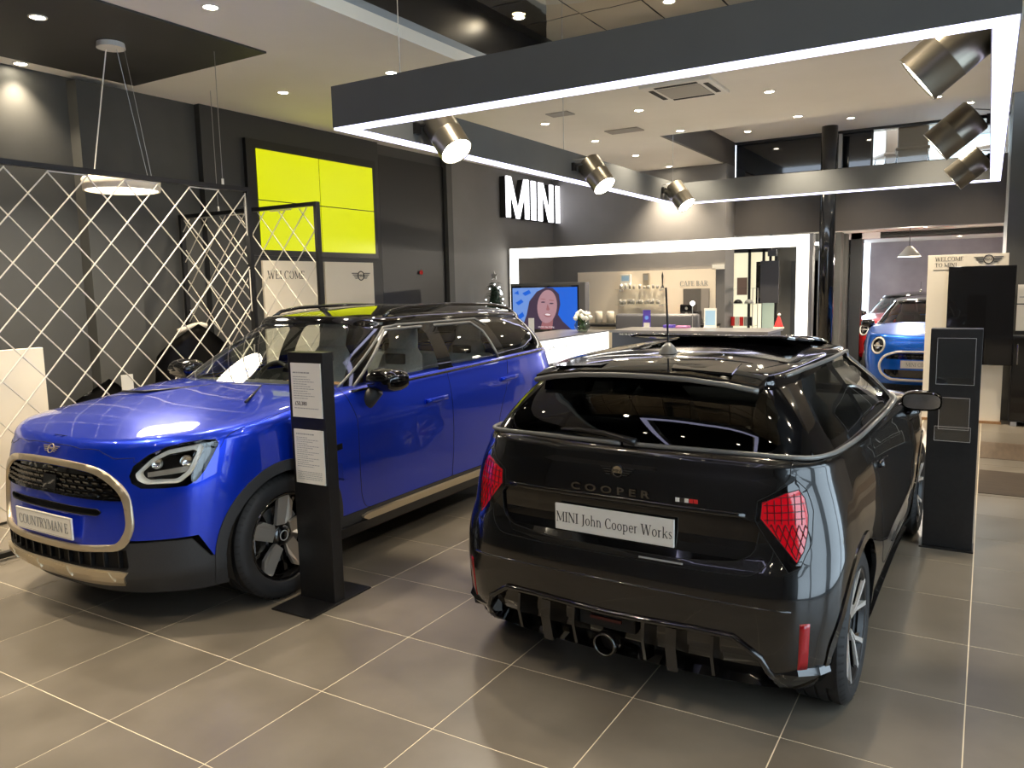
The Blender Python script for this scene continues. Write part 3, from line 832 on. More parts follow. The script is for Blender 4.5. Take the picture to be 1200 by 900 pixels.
def seat(root, x, y, m, w=.50, rake=-.28, base_z=.50, h=.66, head=True):
    s = bpy.data.objects.new('seat', None); COL.objects.link(s); s.parent = root; s.location = (x, y, base_z); s.empty_display_size = .1
    def cushion(name, pts, w0, w1, n=10, m=m):
        bm = bmesh.new(); rows = []
        for (px, pz, th, k) in pts:
            ww = w0 * (1 - k) + w1 * k; row = []
            for j in range(n):
                t = 2 * PI * j / n; c, s_ = math.cos(t), math.sin(t)
                cy = math.copysign(abs(c) ** .5, c) * ww / 2; cx = math.copysign(abs(s_) ** .7, s_) * th / 2
                row.append(bm.verts.new((px + cx, cy, pz)))
            rows.append(row)
        for a, b in zip(rows, rows[1:]):
            for j in range(n): bm.faces.new((a[j], a[(j + 1) % n], b[(j + 1) % n], b[j]))
        bm.faces.new(rows[0][::-1]); bm.faces.new(rows[-1])
        return mesh_obj(name, bm, m, s, smooth=True)
    cushion('backrest', [(0, 0, .10, 0), (-.01, .02, .14, 0), (-.05, .2, .15, 0), (-.10, .4, .13, .25), (-.15, .56, .11, .6), (-.165, .62, .07, 1)], w, w * .55)
    if head:
        cushion('headrest', [(-.165, .60, .06, 0), (-.165, .62, .09, 0), (-.18, .72, .10, .3), (-.20, .80, .07, 1)], w * .52, w * .42)
        mesh_obj('shoulder_insert', bx(-.085, -.05, -.09, .09, .50, .58, .01), satin_black, s)
    b = mesh_obj('seat_base', bx(-.05, .48, -w / 2, w / 2, -.12, .04, .04), m, s, smooth=True)
    return s
# ---------------------------------------------------------------- the setting
silver_grey = mat('satin_grey_trim', (0.2, 0.2, 0.19), 0.4, 0.4)
def V(*a): return Vector(a)
WTOC = cam.matrix_world.inverted()
def pix(p):
    q = WTOC @ Vector(p)
    if q.z > -0.05: return None
    return 600 + FPX * q.x / -q.z, 450 - FPX * q.y / -q.z
# floor: grout bed with porcelain tiles
floor = struct('floor', bx(-6, 8, -6.0, 21, -.2, -.0012), grout_mat)
tbm = bx(-.2976, .2976, -.2976, .2976, -.010, 0.0)
tile0 = mesh_obj('tile', tbm, tile_mat, floor); tile0['kind'] = 'structure'
cands = []; rest = []
for i in range(-10, 13):
    for j in range(-10, 21):
        c = ((i + .5) * .6, (j + .5) * .6, 0)
        vis = any((lambda q: q is not None and -40 < q[0] < 1240 and 0 < q[1] < 960)(pix((c[0] + a, c[1] + b, 0))) for a in (-.3, 0, .3) for b in (-.3, 0, .3)) and c[0] > -3.0
        d = (Vector(c) - CAM).length
        (cands if vis and d < 10 else rest).append((d, c))
cands.sort(); rest += cands[290:]; cands = cands[:290]
first = True
for d, c in cands:
    t = tile0 if first else tile0.copy()
    if not first: COL.objects.link(t)
    first = False; t.location = c
bm = bmesh.new()
for d, c in rest: box(bm, c[0] - .2976, c[0] + .2976, c[1] - .2976, c[1] + .2976, -.01, 0)
ft = mesh_obj('far_tiles', bm, tile_mat, floor); ft['kind'] = 'stuff'
# wood-look inlays in front of the totem and the plain far floor
struct('floor_inlay', bx(4.205, 7.9, 5.47, 6.35, -.01, .004), wood_dark)
struct('floor_inlay', bx(4.205, 7.9, 6.90, 7.75, -.01, .004), wood_mid)
struct('floor_far', bx(-3, 8, 12.6, 21, -.01, .003), noise_mat('far_floor', (0.16, 0.15, 0.15), (0.2, 0.19, 0.19), 2, .3))
# walls
wl = bmesh.new()
box(wl, -3.35, -3.05, -6, 8.4, 0, 4.3)
struct('wall_left', wl, wall_dark)
struct('wall_left_panel', bx(-3.05, -2.97, 3.9, 6.72, 0, 3.7), mat('charcoal_panel', (.035, .036, .036), .5))
struct('wall_left_pier', bx(-3.05, -2.90, 2.55, 3.05, 0, 3.66), wall_dark)
struct('wall_left_pier', bx(-3.05, -2.95, .7, 1.5, 0, 3.66), wall_dark)
struct('wall_alcove', bx(-3.05, -3.0, 6.76, 8.25, 0, 3.55), mat('alcove_black', (.008, .009, .01), .4))
struct('wall_logo', bx(-3.35, -2.95, 8.4, 11.7, 0, 4.3), wall_taupe)
struct('wall_logo_edge', bx(-3.04, -2.94, 8.26, 8.40, 0, 3.7), wall_dark)
struct('wall_back', bx(-2.95, .35, 11.7, 12.25, 0, 3.7), wall_taupe)
struct('wall_back_upper', bx(.30, .35, 8.7, 12.25, 3.7, 4.1), bulk_brown)
struct('wall_bulkhead', bx(.35, 4.9, 12.25, 12.5, 2.52, 3.52), bulk_brown)
struct('wall_right_block', bx(4.36, 8, 9.3, 12.6, 0, 4.1), wall_dark)
wr_ = bmesh.new(); box(wr_, 7.0, 7.3, 4.1, 21, 0, 4.3); box(wr_, 7.0, 7.3, -6, -4, 0, 4.3); box(wr_, 7.0, 7.3, -4, 4.1, 3.3, 4.3)
struct('wall_right', wr_, wall_taupe)
struct('wall_far', bx(1.6, 8, 20.2, 20.5, 0, 2.62), concrete_wall)
struct('wall_far_side', bx(-3, 1.75, 14.6, 14.9, 0, 2.62), wall_dark)
# shop front behind the camera: glazed, daylight comes in
fm = bmesh.new()
for y, w_ in ((-4.0, 1.9), (-.6, .12), (1.0, .45), (2.9, .12), (3.98, .12)): box(fm, 7.0, 7.1, y, y + w_, 0, 3.3)
for z in (0, 2.3, 3.2): box(fm, 7.0, 7.1, -4, 4.1, z, z + .12)
struct('window_frame', fm, satin_black)
struct('window_1', bx(7.04, 7.05, -4, 4.1, .1, 3.3), thin_glass)
struct('wall_entrance', bx(-3.35, 7.3, -6.3, -6, 0, 4.3), wall_taupe)
# ceilings
cb = bmesh.new()
box(cb, -3.35, .13, -6, 8.7, 3.7, 3.8); box(cb, .13, 7, 5.85, 8.7, 3.7, 3.8); box(cb, -3.35, .30, 8.7, 11.8, 3.7, 3.8)
struct('ceiling', cb, ceil_white)
struct('ceiling_raised', bx(.30, 7, 8.65, 12.7, 4.1, 4.2), ceil_white)
struct('ceiling_dark_panel', bx(-2.80, -1.0, -4, 3.06, 3.685, 3.701), ceil_dark)
struct('ceiling_reveal', bx(.10, .13, -6, 5.88, 3.8, 3.86), mat('reveal_grey', (.3, .33, .36), .6))
struct('ceiling_reveal', bx(.06, .13, -6, 5.9, 3.86, 4.3), satin_black)
struct('ceiling_reveal', bx(.13, 7, 5.85, 5.95, 3.8, 4.3), cream_wall)
cm = struct('ceiling_mirror', bx(.13, 7, -6, 5.849, 4.215, 4.3), satin_black)
mt0 = None
for i in range(0, 8):
    for j in range(0, 11):
        x0 = .13 + .14 + i * .6; y1 = 5.73 - j * .6
        if mt0 is None:
            bm = bmesh.new(); N_ = 4
            vs = [[bm.verts.new(((a / N_ - .5) * .585, (b / N_ - .5) * .585, 4.0e-3 * math.sin(a * 2.1) * math.sin(b * 1.7 + 1))) for a in range(N_ + 1)] for b in range(N_ + 1)]
            for b in range(N_):
                for a in range(N_): bm.faces.new((vs[b][a], vs[b][a + 1], vs[b + 1][a + 1], vs[b + 1][a])[::-1])
            mt0 = mesh_obj('mirror_tile', bm, mirror_dark, cm, smooth=True, norm=False); t = mt0
        else:
            t = mt0.copy(); COL.objects.link(t)
        t['kind'] = 'structure'
        t.location = (x0 + .3, y1 - .3, 4.205); t.rotation_euler = (random.uniform(-.006, .006), random.uniform(-.006, .006), 0)
# mezzanine glazing above the bulkhead
mz = struct('window_2', bx(.35, 2.5, 12.30, 12.33, 3.52, 4.1), mat('mezzanine_dark_glass', (.006, .008, .012), .05, coat=.5))
struct('window_frame', bx(2.02, 2.07, 12.24, 12.30, 3.52, 4.1), silver)
struct('window_3', bx(2.52, 4.9, 12.30, 12.31, 3.52, 4.1), thin_glass)
struct('window_frame', bx(2.50, 2.53, 12.26, 12.32, 3.52, 4.1), satin_black)
struct('window_frame', bx(.35, 4.9, 12.22, 12.32, 4.06, 4.1), satin_black)
struct('wall_mezzanine', bx(2.5, 6, 16.5, 16.6, 3.4, 4.62), mat('mezzanine_sky_window', (.4, .5, .55), .5, emit=.75, ecol=(.55, .8, .95)))
struct('wall_mezzanine_side', bx(2.1, 2.62, 14.4, 14.5, 3.4, 4.95), ceil_white)
struct('ceiling_mezzanine', bx(2.3, 6, 12.4, 16.6, 4.95, 5.05), mat('grey_soffit', (.3, .3, .3), .7))
ml = tag(mesh_obj('mezzanine_fill_bar', bx(3.6, 4.6, 14.0, 14.06, 4.86, 4.90), can_emit), 'added glowing bar that brightens the room behind the upper window', 'lamp')  # glowing bar added to brighten the dark upper room
l = bpy.data.lights.new('mezzanine_fill_light', 'AREA'); l.size = 1.2; l.energy = 160; l.color = (.9, .95, 1)  # fill light added for the upper room
o = bpy.data.objects.new('mezzanine_fill_light', l); COL.objects.link(o); o.location = (3.8, 14.0, 4.84)
struct('floor_mezzanine', bx(.3, 6, 12.5, 17, 3.2, 3.3), wall_taupe)
struct('trim_mezzanine_beam', bx(2.6, 6, 16.3, 16.4, 4.45, 4.95), mat('grey_fascia', (.35, .36, .36), .6))
# far room ceiling and fittings
struct('ceiling_far', bx(-3, 7, 12.5, 20.4, 2.62, 2.72), ceil_white)
struct('trim_ceiling_gap', bx(3.6, 4.4, 15.7, 16.6, 2.612, 2.622), satin_black)
mat('mauve_beam', (.5, .46, .47), .6)
struct('trim_far_beam', bx(.5, 7, 15.2, 15.6, 2.50, 2.62), MATS['mauve_beam'])
struct('trim_far_duct', tb([(2.4, 14.9, 2.54), (7, 14.9, 2.54)], .06, 10), matte_black)
struct('door_1', bx(.85, 1.40, 14.54, 14.6, 0, 2.1), door_dark)
struct('door_2', bx(1.25, 1.62, 14.54, 14.6, 0, 2.3), door_dark)
struct('wall_far_post', bx(1.84, 2.04, 15.2, 15.5, 0, 2.62), door_dark)
struct('wall_far_door', bx(1.75, 1.80, 14.9, 16.4, 0, 2.6), wall_dark)
struct('window_4', bx(1.60, 1.84, 15.3, 15.33, 0.1, 2.25), thin_glass)
struct('trim_far_plinth', bx(1.45, 2.1, 15.6, 15.85, 0, .16), white_plastic)
# lit office seen through the cafe side
wo = struct('window_5', bx(-.34, .55, 14.52, 14.6, .1, 2.32), mat('office_light', (.62, .56, .4), .6, emit=.35, ecol=(1, .9, .62)))
for x in (-.36, .02, .30, .54): struct('window_frame', bx(x, x + .05, 14.48, 14.55, 0, 2.36), satin_black)
struct('window_frame', bx(-.36, .6, 14.48, 14.55, 2.30, 2.42), satin_black)
struct('window_6', bx(.32, .55, 14.46, 14.48, .1, 1.35), mat('frosted_green', (.32, .4, .34), .5))
# black column
struct('column', lt([(.12, 0), (.12, 4.12)], 32, cap0=True, cap1=True), pole_black, loc=(1.97, 11.71, 0), smooth=True)
# ---------------------------------------------------------------- downlights
def downlight(x, y, z, label, r=.055, power=26, group='round recessed ceiling downlights', real=True, col=(1.0, .84, .62)):
    t = thing('downlight', label, 'light', (x, y, z), group=None)
    mesh_obj('bezel', lt([(r * .82, -.001), (r * .9, -.008), (r * 1.12, -.006), (r * 1.15, 0)], 24), ceil_white, t, smooth=True)
    mesh_obj('lens', lt([(.0005, -.004), (r * .84, -.004)], 20), lens_emit, t)
    if real:
        l = bpy.data.lights.new('downlight_lamp', 'SPOT'); l.energy = power * 6; l.spot_size = math.radians(100); l.spot_blend = 1.0; l.shadow_soft_size = .05; l.color = col
        o = bpy.data.objects.new('downlight_lamp', l); COL.objects.link(o); o.parent = t; o.location = (0, 0, -.03)
    return t
DL = [(-1.62, 1.55, 3.685, 'downlight set in the dark square ceiling panel'),
      (-2.93, 2.10, 3.7, 'downlight at the wall edge left of the dark ceiling panel'),
      (-.51, 2.13, 3.7, 'downlight at the top of frame right of the dark ceiling panel'),
      (-1.91, 4.08, 3.7, 'downlight in white ceiling above the yellow screens'),
      (-.58, 4.15, 3.7, 'downlight just above the top edge of the near canopy beam'),
      (-.55, 7.03, 3.7, 'first downlight of the left row seen inside the canopy frame'),
      (.68, 7.02, 3.7, 'downlight below the air-conditioning cassette'),
      (2.14, 7.02, 3.7, 'downlight nearest the canopy light strip right of the air-conditioning cassette'),
      (-.55, 8.47, 3.7, 'second downlight of the left row seen inside the canopy frame'),
      (.66, 8.50, 3.7, 'downlight right beside the near corner of the raised ceiling recess'),
      (2.13, 8.51, 3.7, 'downlight in mid ceiling above and left of the black column'),
      (3.62, 8.39, 3.7, 'downlight just below the mouth of the biggest spotlight'),
      (-.57, 9.99, 3.7, 'third downlight of the left row on the lower ceiling'),
      (-.56, 11.45, 3.7, 'farthest downlight of the left row by the back wall'),
      (.80, 11.31, 4.1, 'downlight at the left end of the raised ceiling'),
      (2.34, 11.21, 4.1, 'downlight on raised ceiling right of the black column'),
      (3.87, 11.13, 4.1, 'downlight on raised ceiling near the right canopy strip')]
for x, y, z, lb in DL: downlight(x, y, z, 'small round ' + lb, power=(10 if x < -2.5 else 46 if (x < 0 and y > 9) else 26))
for x, y, lb in ((-.04, 5.28, None), ):
    pass
downlight(1.68, 5.25, 4.19, 'small round downlight in the mirrored ceiling at top of frame', power=14)
downlight(.38, 4.85, 4.19, 'small round downlight near the left edge of the mirrored ceiling', power=8)
# off-frame row over the tiles nearest the camera keeps the grid going
for x in (-2.0, -.5):
    for y in (.0, -2.2): downlight(x, y, 3.7, 'small round ceiling downlight %s the %s' % ('left of' if x < -1 else 'right of', 'lattice screen end' if y > -1 else 'entrance corner'), power=24)
ord_ = ('first', 'second', 'third', 'fourth', 'fifth')
for i, x in enumerate((1.2, 2.3, 3.4, 4.6, 5.8)):
    for j, y in enumerate((2.6, 1.0, -.9, -2.6, -4.6)):
        downlight(x, y, 4.19, 'downlight in the mirrored ceiling, %s from the left in the %s row from the canopy' % (ord_[i], ord_[j]), power=20, real=(i % 2 == 0 and j in (0, 2, 3)))
for x, y in ((5.6, 5.5), (5.6, 8.0)): downlight(x, y, 3.7, 'small round ceiling downlight over the right aisle, ' + ('nearer one' if y < 6 else 'farther one'))
# far room lamps
def far_lamp(x, y, lb, p=30):
    t = thing('pendant_lamp', lb, 'lamp', (x, y, 2.08))
    mesh_obj('shade', lt([(.03, .20), (.05, .19), (.19, .02), (.185, .015), (.045, .185)], 24), white_plastic, t, smooth=True)
    mesh_obj('bulb', lt([(.001, .03), (.15, .03)], 20), pendant_emit, t); mesh_obj('cable', tb([(0, 0, .2), (0, 0, .54)], .006, 6), satin_black, t)
    l = bpy.data.lights.new('pendant_light', 'POINT'); l.energy = p; l.color = (1, .88, .72); l.shadow_soft_size = .1
    o = bpy.data.objects.new('pendant_light', l); COL.objects.link(o); o.parent = t; o.location = (0, 0, -.02)
far_lamp(2.98, 13.9, 'white conical pendant lamp in front of the mauve far wall', 130)
for x, y in ((3.2, 14.2), (2.6, 17.4), (3.6, 18.6), (5.2, 14.2), (5.2, 18.4), (.9, 13.4)):
    downlight(x, y, 2.618, 'tiny round downlight in the far room ceiling ' + {3.2: 'above the small blue car', 2.6: 'behind the red car', 3.6: 'near the mauve wall', .9: 'beside the hanging screen'}.get(x, 'right of the totem' if y < 15 else 'at the far right corner'), power=45)
slp = thing('strip_lamp', 'short white tube lamp hanging between the light portal and the column', 'lamp', (1.35, 13.75, 2.36)); mesh_obj('tube', bx(-.2, .2, -.03, .03, 0, .05), can_emit, slp)
for x in (-.15, .15): mesh_obj('hanger', tb([(x, 0, .05), (x, 0, .26)], .004, 5), wire_mat, slp)
# ---------------------------------------------------------------- suspended canopy
def canopy(label, X0, X1, Y0, Y1, wires, Z0=2.80, Z1=3.08, w=.11):
    t = thing('canopy', label, 'canopy', (0, 0, 0))
    wn = .20
    mesh_obj('beam', bx(X0, X1, Y0, Y0 + w, Z0 + .012, Z1), canopy_dark, t); mesh_obj('beam', bx(X0, X1, Y1 - w, Y1, Z0 + .012, Z1), canopy_dark, t)
    mesh_obj('beam', bx(X0, X0 + w, Y0 + w, Y1 - w, Z0 + .012, Z1), canopy_dark, t); mesh_obj('beam', bx(X1 - w, X1, Y0 + w, Y1 - w, Z0 + .012, Z1), canopy_dark, t)
    e = .006
    mesh_obj('light_strip', bx(X0 + e, X1 - e, Y0 + e, Y0 + w - e, Z0 - .002, Z0 + .012), strip_white, t); mesh_obj('light_strip', bx(X0 + e, X1 - e, Y1 - w + e, Y1 - e, Z0 - .002, Z0 + .012), strip_white, t)
    mesh_obj('light_strip', bx(X0 + e, X0 + w - e, Y0 + w, Y1 - w, Z0 - .002, Z0 + .012), strip_white, t)
    for k in range(4):
        ya = Y0 + w + (Y1 - Y0 - 2 * w) * k / 4; yb = Y0 + w + (Y1 - Y0 - 2 * w) * (k + 1) / 4 - .012
        mesh_obj('light_strip', bx(X1 - w + e, X1 - e, ya, yb, Z0 - .002, Z0 + .012), strip_white, t)
    for x, y in wires:
        zt = 4.215 if (x > .13 and y < 5.85) else (4.1 if (x > .35 and y > 8.7) else 3.7)
        mesh_obj('hanging_wire', tb([(x, y, Z1), (x, y, zt)], .003, 6), wire_mat, t)
    return t
canopy('dark rectangular canopy frame hung from the ceiling with white light strips underneath', .38, 4.27, 2.34, 9.00, ((.93, 2.39), (.42, 8.9), (3.4, 2.39), (4.2, 8.9), (.44, 5.6), (4.2, 5.6)))
canopy('second lit canopy frame, seen only mirrored in the rear window of the black car', 1.9, 3.9, -3.6, -.35, ((1.95, -.40), (3.85, -.40), (1.95, -3.5), (3.85, -3.5)), 3.3, 3.55)
def spotlight(p0, d, label, L=.34, r=.125, bracket=None, power=38):
    """p0 = mouth centre, d = direction the lamp faces"""
    d = Vector(d).normalized(); t = thing('spotlight', label, 'spotlight', p0)
    q = d.to_track_quat('-Z', 'Y')
    def part(name, bm, m, **k):
        bm.transform(q.to_matrix().to_4x4()) if hasattr(bm, 'transform') else None
        return mesh_obj(name, bm, m, t, **k)
    part('can', lt([(r, 0), (r, L * .45), (r * 1.01, L * .46), (r * 1.01, L * .48), (r, L * .49), (r, L - .012), (r - .012, L), (.001, L)], 40), gun, smooth=False)
    t.children[0].data.polygons.foreach_set('use_smooth', [True] * len(t.children[0].data.polygons))
    smooth_by_angle(t.children[0], 30)
    part('lens', lt([(.0005, .006), (r * .95, .006)], 32), can_emit); part('lip', lt([(r * .94, .008), (r * .94, -.003), (r, -.003), (r, 0)], 40), gun, smooth=True)
    if bracket is not None:
        back = q @ Vector((0, 0, L * .75)); b = Vector(bracket) - Vector(p0)
        side_ = (b - back); mesh_obj('bracket', tb([back, back + side_ * .5 + Vector((0, 0, .02)), b], .014, 8), satin_black, t, smooth=True)
        mesh_obj('bracket_plate', bx(b.x - .03, b.x + .03, b.y - .03, b.y + .03, b.z - .06, b.z + .02), satin_black, t)
        mesh_obj('power_cable', tb([back + Vector((0, 0, .02)), back + side_ * .3 + Vector((0, 0, .09)), b + Vector((0, 0, .05))], .005, 6), wire_mat, t, smooth=True)
    l = bpy.data.lights.new('spotlight_lamp', 'SPOT'); l.energy = power; l.spot_size = math.radians(75); l.spot_blend = .6; l.shadow_soft_size = .06; l.color = (1, .9, .72)
    o = bpy.data.objects.new('spotlight_lamp', l); COL.objects.link(o); o.parent = t; o.location = d * .02; o.rotation_euler = d.to_track_quat('-Z', 'Y').to_euler()
    return t
dl = (.60, -.15, -.76)
spotlight((.78, 3.21, 2.73), dl, 'lit gunmetal cylinder spotlight at the near left corner of the canopy', bracket=(.49, 3.1, 2.93))
spotlight((.78, 5.85, 2.73), dl, 'lit gunmetal cylinder spotlight midway along the left canopy beam', bracket=(.49, 5.7, 2.95))
spotlight((.78, 8.42, 2.73), dl, 'lit gunmetal cylinder spotlight at the far left corner of the canopy', bracket=(.49, 8.3, 2.95))
dr = (-.75, .0, -.60)
spotlight((3.83, 3.12, 2.77), dr, 'largest cylinder spotlight, hung high at the near right corner of the canopy', bracket=(4.16, 3.15, 2.98), L=.36, r=.14)
spotlight((3.78, 5.72, 2.78), dr, 'middle one of three cylinder spotlights on the right canopy beam', bracket=(4.16, 5.75, 2.98), L=.36, r=.14)
spotlight((3.82, 8.10, 2.76), dr, 'lowest and farthest cylinder spotlight on the right canopy beam', bracket=(4.16, 8.1, 2.98), L=.36, r=.14)
# round pendant over the lattice screen
pt = thing('disc_pendant', 'large round cream disc pendant hanging on thin wires from the dark ceiling panel', 'lamp', (-1.83, 2.22, 2.56))
mesh_obj('shade', lt([(.27, .0), (.285, .0), (.29, .085), (.28, .10), (.27, .095)], 64), cream, pt, smooth=True)
mesh_obj('shade_top', lt([(.001, .09), (.275, .09)], 48), cream, pt); mesh_obj('diffuser', lt([(.001, .012), (.27, .012)], 48), pendant_emit, pt)
mesh_obj('ceiling_rose', lt([(.001, 1.10), (.10, 1.10), (.105, 1.06), (.001, 1.055)][::-1], 32), white_plastic, pt, loc=(.08, -.05, .02))
mesh_obj('hanging_wire', tb([(.03, -.06, 1.08), (-.22, -.10, .1)], .005, 6), white_plastic, pt)
for a, b in (((.10, -.02, 1.1), (-.02, .26, .1)), ((.14, .02, 1.1), (.25, .10, .1))): mesh_obj('hanging_wire', tb([a, b], .002, 5), wire_mat, pt)
l = bpy.data.lights.new('pendant_light', 'AREA'); l.shape = 'DISK'; l.size = .8; l.energy = 14; l.color = (1, .88, .7)
o = bpy.data.objects.new('pendant_light', l); COL.objects.link(o); o.parent = pt; o.location = (0, 0, -.01)
# ---------------------------------------------------------------- the blue five-door car
def mirror_unit(root, S_, x, y, z, shell_m, scale=1.0, side=1, arm_m=None):
    r = bpy.data.objects.new('door_mirror', None); COL.objects.link(r); r.parent = root; r.empty_display_size = .1
    bm = bmesh.new(); rows = []
    prof = [(.085, .025, .0), (.07, .052, .15), (.035, .068, .5), (-.01, .072, .8), (-.05, .066, 1), (-.062, .058, 1)]
    for (dx, hz, k) in prof:
        row = []
        for j in range(20):
            t = 2 * PI * j / 20; c, s_ = math.cos(t), math.sin(t); e = .62
            row.append(bm.verts.new((x + dx * scale, side * (y + .125 * scale + math.copysign(abs(c) ** e, c) * .125 * scale * (.72 + .28 * min(1, k * 1.5))), z + math.copysign(abs(s_) ** e, s_) * hz * scale)))
        rows.append(row)
    for a, b in zip(rows, rows[1:]):
        for j in range(20): bm.faces.new((a[j], a[(j + 1) % 20], b[(j + 1) % 20], b[j]))
    bm.faces.new(rows[0])
    c = mesh_obj('mirror_cap', bm, shell_m, r, smooth=True)
    gl = bmesh.new(); vs = []
    for j in range(20):
        t = 2 * PI * j / 20; cc, s_ = math.cos(t), math.sin(t); e = .62
        vs.append(gl.verts.new((x - .058 * scale, side * (y + .125 * scale + math.copysign(abs(cc) ** e, cc) * .115 * scale), z + math.copysign(abs(s_) ** e, s_) * .052 * scale)))
    gl.faces.new(vs); mesh_obj('mirror_glass', gl, chrome, r)
    a = bmesh.new(); tube(a, [(x + .05, side * (y - .04), z - .165 * scale), (x + .045, side * (y + .01), z - .125 * scale), (x + .02, side * (y + .07), z - .06 * scale)], [.052 * scale, .050 * scale, .045 * scale], 12)
    mesh_obj('mirror_arm', a, arm_m or cladding, r, smooth=True)
    return r
def number_plate(root, text, loc, n, w, h, size, tilt=0.0, bold=0.0, sx=.82):
    """plate facing n (+-x)"""
    p = bpy.data.objects.new('number_plate', None); COL.objects.link(p); p.parent = root; p.empty_display_size = .1
    p.location = loc; p.rotation_euler = (0, tilt, 0)
    s = 1 if n > 0 else -1
    mesh_obj('plate_back', bx(-.006, .004 if s > 0 else .004, -w / 2, w / 2, -h / 2, h / 2, .0015), ink if False else white_plastic, p)
    bm = bmesh.new(); a, b = w / 2 - .006, h / 2 - .006
    for (y0, y1, z0, z1) in ((-a, a, b - .0015, b), (-a, a, -b, -b + .0015), (-a, -a + .0015, -b, b), (a - .0015, a, -b, b)): box(bm, s * .0045, s * .0052, y0, y1, z0, z1)
    mesh_obj('plate_border', bm, grey_ink, p)
    serif_text('plate_lettering', text, size, ink if s < 0 else grey_ink, (s * .0055, 0, 0), ((0, s, 0), (0, 0, 1)), p, depth=.0012, sx=sx)
    return p
SIDEP = lambda c, n: c.y > .3 and n.y > .2
def build_suv(name, label, loc, rz):
    root = thing(name, label, 'car', loc, rz)
    B = Body(SUV); T = Shell(B.tub()); G = Shell(B.house()); WB = 2.692; R = .353
    # --- lower body cuts (later cuts win)
    T.cut('hood', 'top', [(.80, -.1), (.775, .0), (.772, .25), (.735, .50), (.675, .64), (.60, .735), (.50, .80), (.38, .843), (.1, .853), (-.3, .835), (-.52, .795), (-.60, .70), (-.46, .50), (-.40, .25), (-.39, -.1)], pred=lambda c, n: n.z > .12 and c.z > .9)
    fd = [(-.53, 1.2), (-.535, 1.09), (-.597, .94), (-.592, .67), (-.615, .44), (-.66, .345), (-1.612, .345), (-1.612, 1.2)]
    T.cut('front_door', 'side', roundpoly(fd, [0, 0, .05, .1, .05, .05, .02, 0]), SIDEP)
    rd = [(-1.612, 1.2), (-1.612, .345), (-2.20, .345), (-2.205, .55), (-2.25, .76), (-2.36, .93), (-2.425, 1.10), (-2.43, 1.24)]
    T.cut('rear_door', 'side', roundpoly(rd, [0, .02, .04, .05, .1, .1, .05, 0]), SIDEP)
    T.cut('front_bumper', 'side', [(1.0, .1), (1.0, .50), (.52, .50), (.44, .36), (.40, .30), (.36, .1)], SIDEP)
    T.cut('cladding', 'side', [(.39, .1), (.39, .345), (-3.1, .345), (-3.15, .46), (-3.7, .50), (-3.7, .1)], SIDEP)
    T.cut('cladding', 'rear', [(-.2, .1), (-.2, .48), (.95, .48), (.95, .1)])
    # front face
    low = [(-.1, .1), (-.1, .455), (.52, .455), (.585, .455), (.665, .49), (.90, .49), (.90, .1)]
    T.cut('cladding', 'front', low, pred=lambda c, n: c.x > .60)
    T.cut('cladding', 'side', [(.9, .10), (.9, .488), (.55, .488), (.465, .375), (.40, .365), (.36, .10)], SIDEP)
    T.cut('lower_grille', 'front', [(-.1, .345), (-.1, .452), (.56, .452), (.565, .36), (.55, .345)])
    gout = roundpoly([(-.1, .888), (.20, .884), (.42, .866), (.585, .76), (.605, .56), (.555, .452), (.3, .432), (-.1, .428)], [0, .05, .10, .09, .06, .08, .05, 0], 5)
    gin = roundpoly([(-.1, .855), (.20, .851), (.40, .835), (.55, .74), (.57, .57), (.525, .482), (.3, .462), (-.1, .458)], [0, .05, .10, .08, .06, .07, .05, 0], 5)
    T.cut('grille_ring', 'front', gout)
    T.cut('grille_panel', 'front', gin)
    T.cut('grille_mesh', 'front', roundpoly([(-.1, .850), (.20, .846), (.395, .830), (.535, .745), (.545, .70), (-.1, .705)], [0, .05, .1, .04, .02, 0]), keep=[T.ids['grille_panel']])
    T.cut('grille_slot', 'front', roundpoly([(-.1, .66), (.40, .655), (.425, .64), (.40, .62), (-.1, .618)], [0, .01, .01, .01, 0]))
    hl = [(.742, .590, .826), (.725, .603, .875), (.672, .659, .928), (.611, .718, .961), (.547, .763, .977), (.469, .806, .984), (.405, .836, .978), (.391, .843, .957), (.426, .841, .904), (.476, .832, .831), (.521, .820, .785), (.568, .799, .762), (.659, .728, .760), (.715, .64, .764), (.737, .60, .79)]
    gd_out = [(.725, .612, .838), (.668, .672, .912), (.606, .726, .950), (.475, .812, .966), (.462, .821, .948), (.498, .818, .889), (.533, .810, .826), (.595, .781, .779), (.705, .655, .783), (.722, .622, .806)]
    T.cut('headlight', 45, hl, pred=lambda c, n: c.x > .2 and c.y > .3)
    T.cut('arch_front', 'side', arc(0, R, .44, -40, 220, 30), SIDEP); T.cut('arch_rear', 'side', arc(-WB, R, .44, -40, 220, 30), SIDEP)
    T.cut('hole', 'side', arc(0, R, .385, -60, 240, 30), lambda c, n: c.y > .3); T.cut('hole', 'side', arc(-WB, R, .385, -60, 240, 30), lambda c, n: c.y > .3)
    T.cut('tail_lamp', 'side', roundpoly([(-3.36, .82), (-3.38, 1.06), (-3.6, 1.07), (-3.6, .80)], .03), SIDEP)
    T.cut('cabin_hole', 'top', [(-.44, -.1), (-.45, .25), (-.50, .50), (-.62, .68), (-.80, .76), (-2.9, .78), (-3.2, .70), (-3.36, .55), (-3.42, -.1)], pred=lambda c, n: n.z > .5 and c.z > 1.0)
    panel(T, None, 'body_shell', blue_paint, root)
    panel(T, 'hood', 'bonnet', blue_paint, root)
    panels(T, 'front_door', 'door', blue_paint, root); panels(T, 'rear_door', 'door', blue_paint, root)
    panel(T, 'cladding', 'lower_cladding', cladding, root)
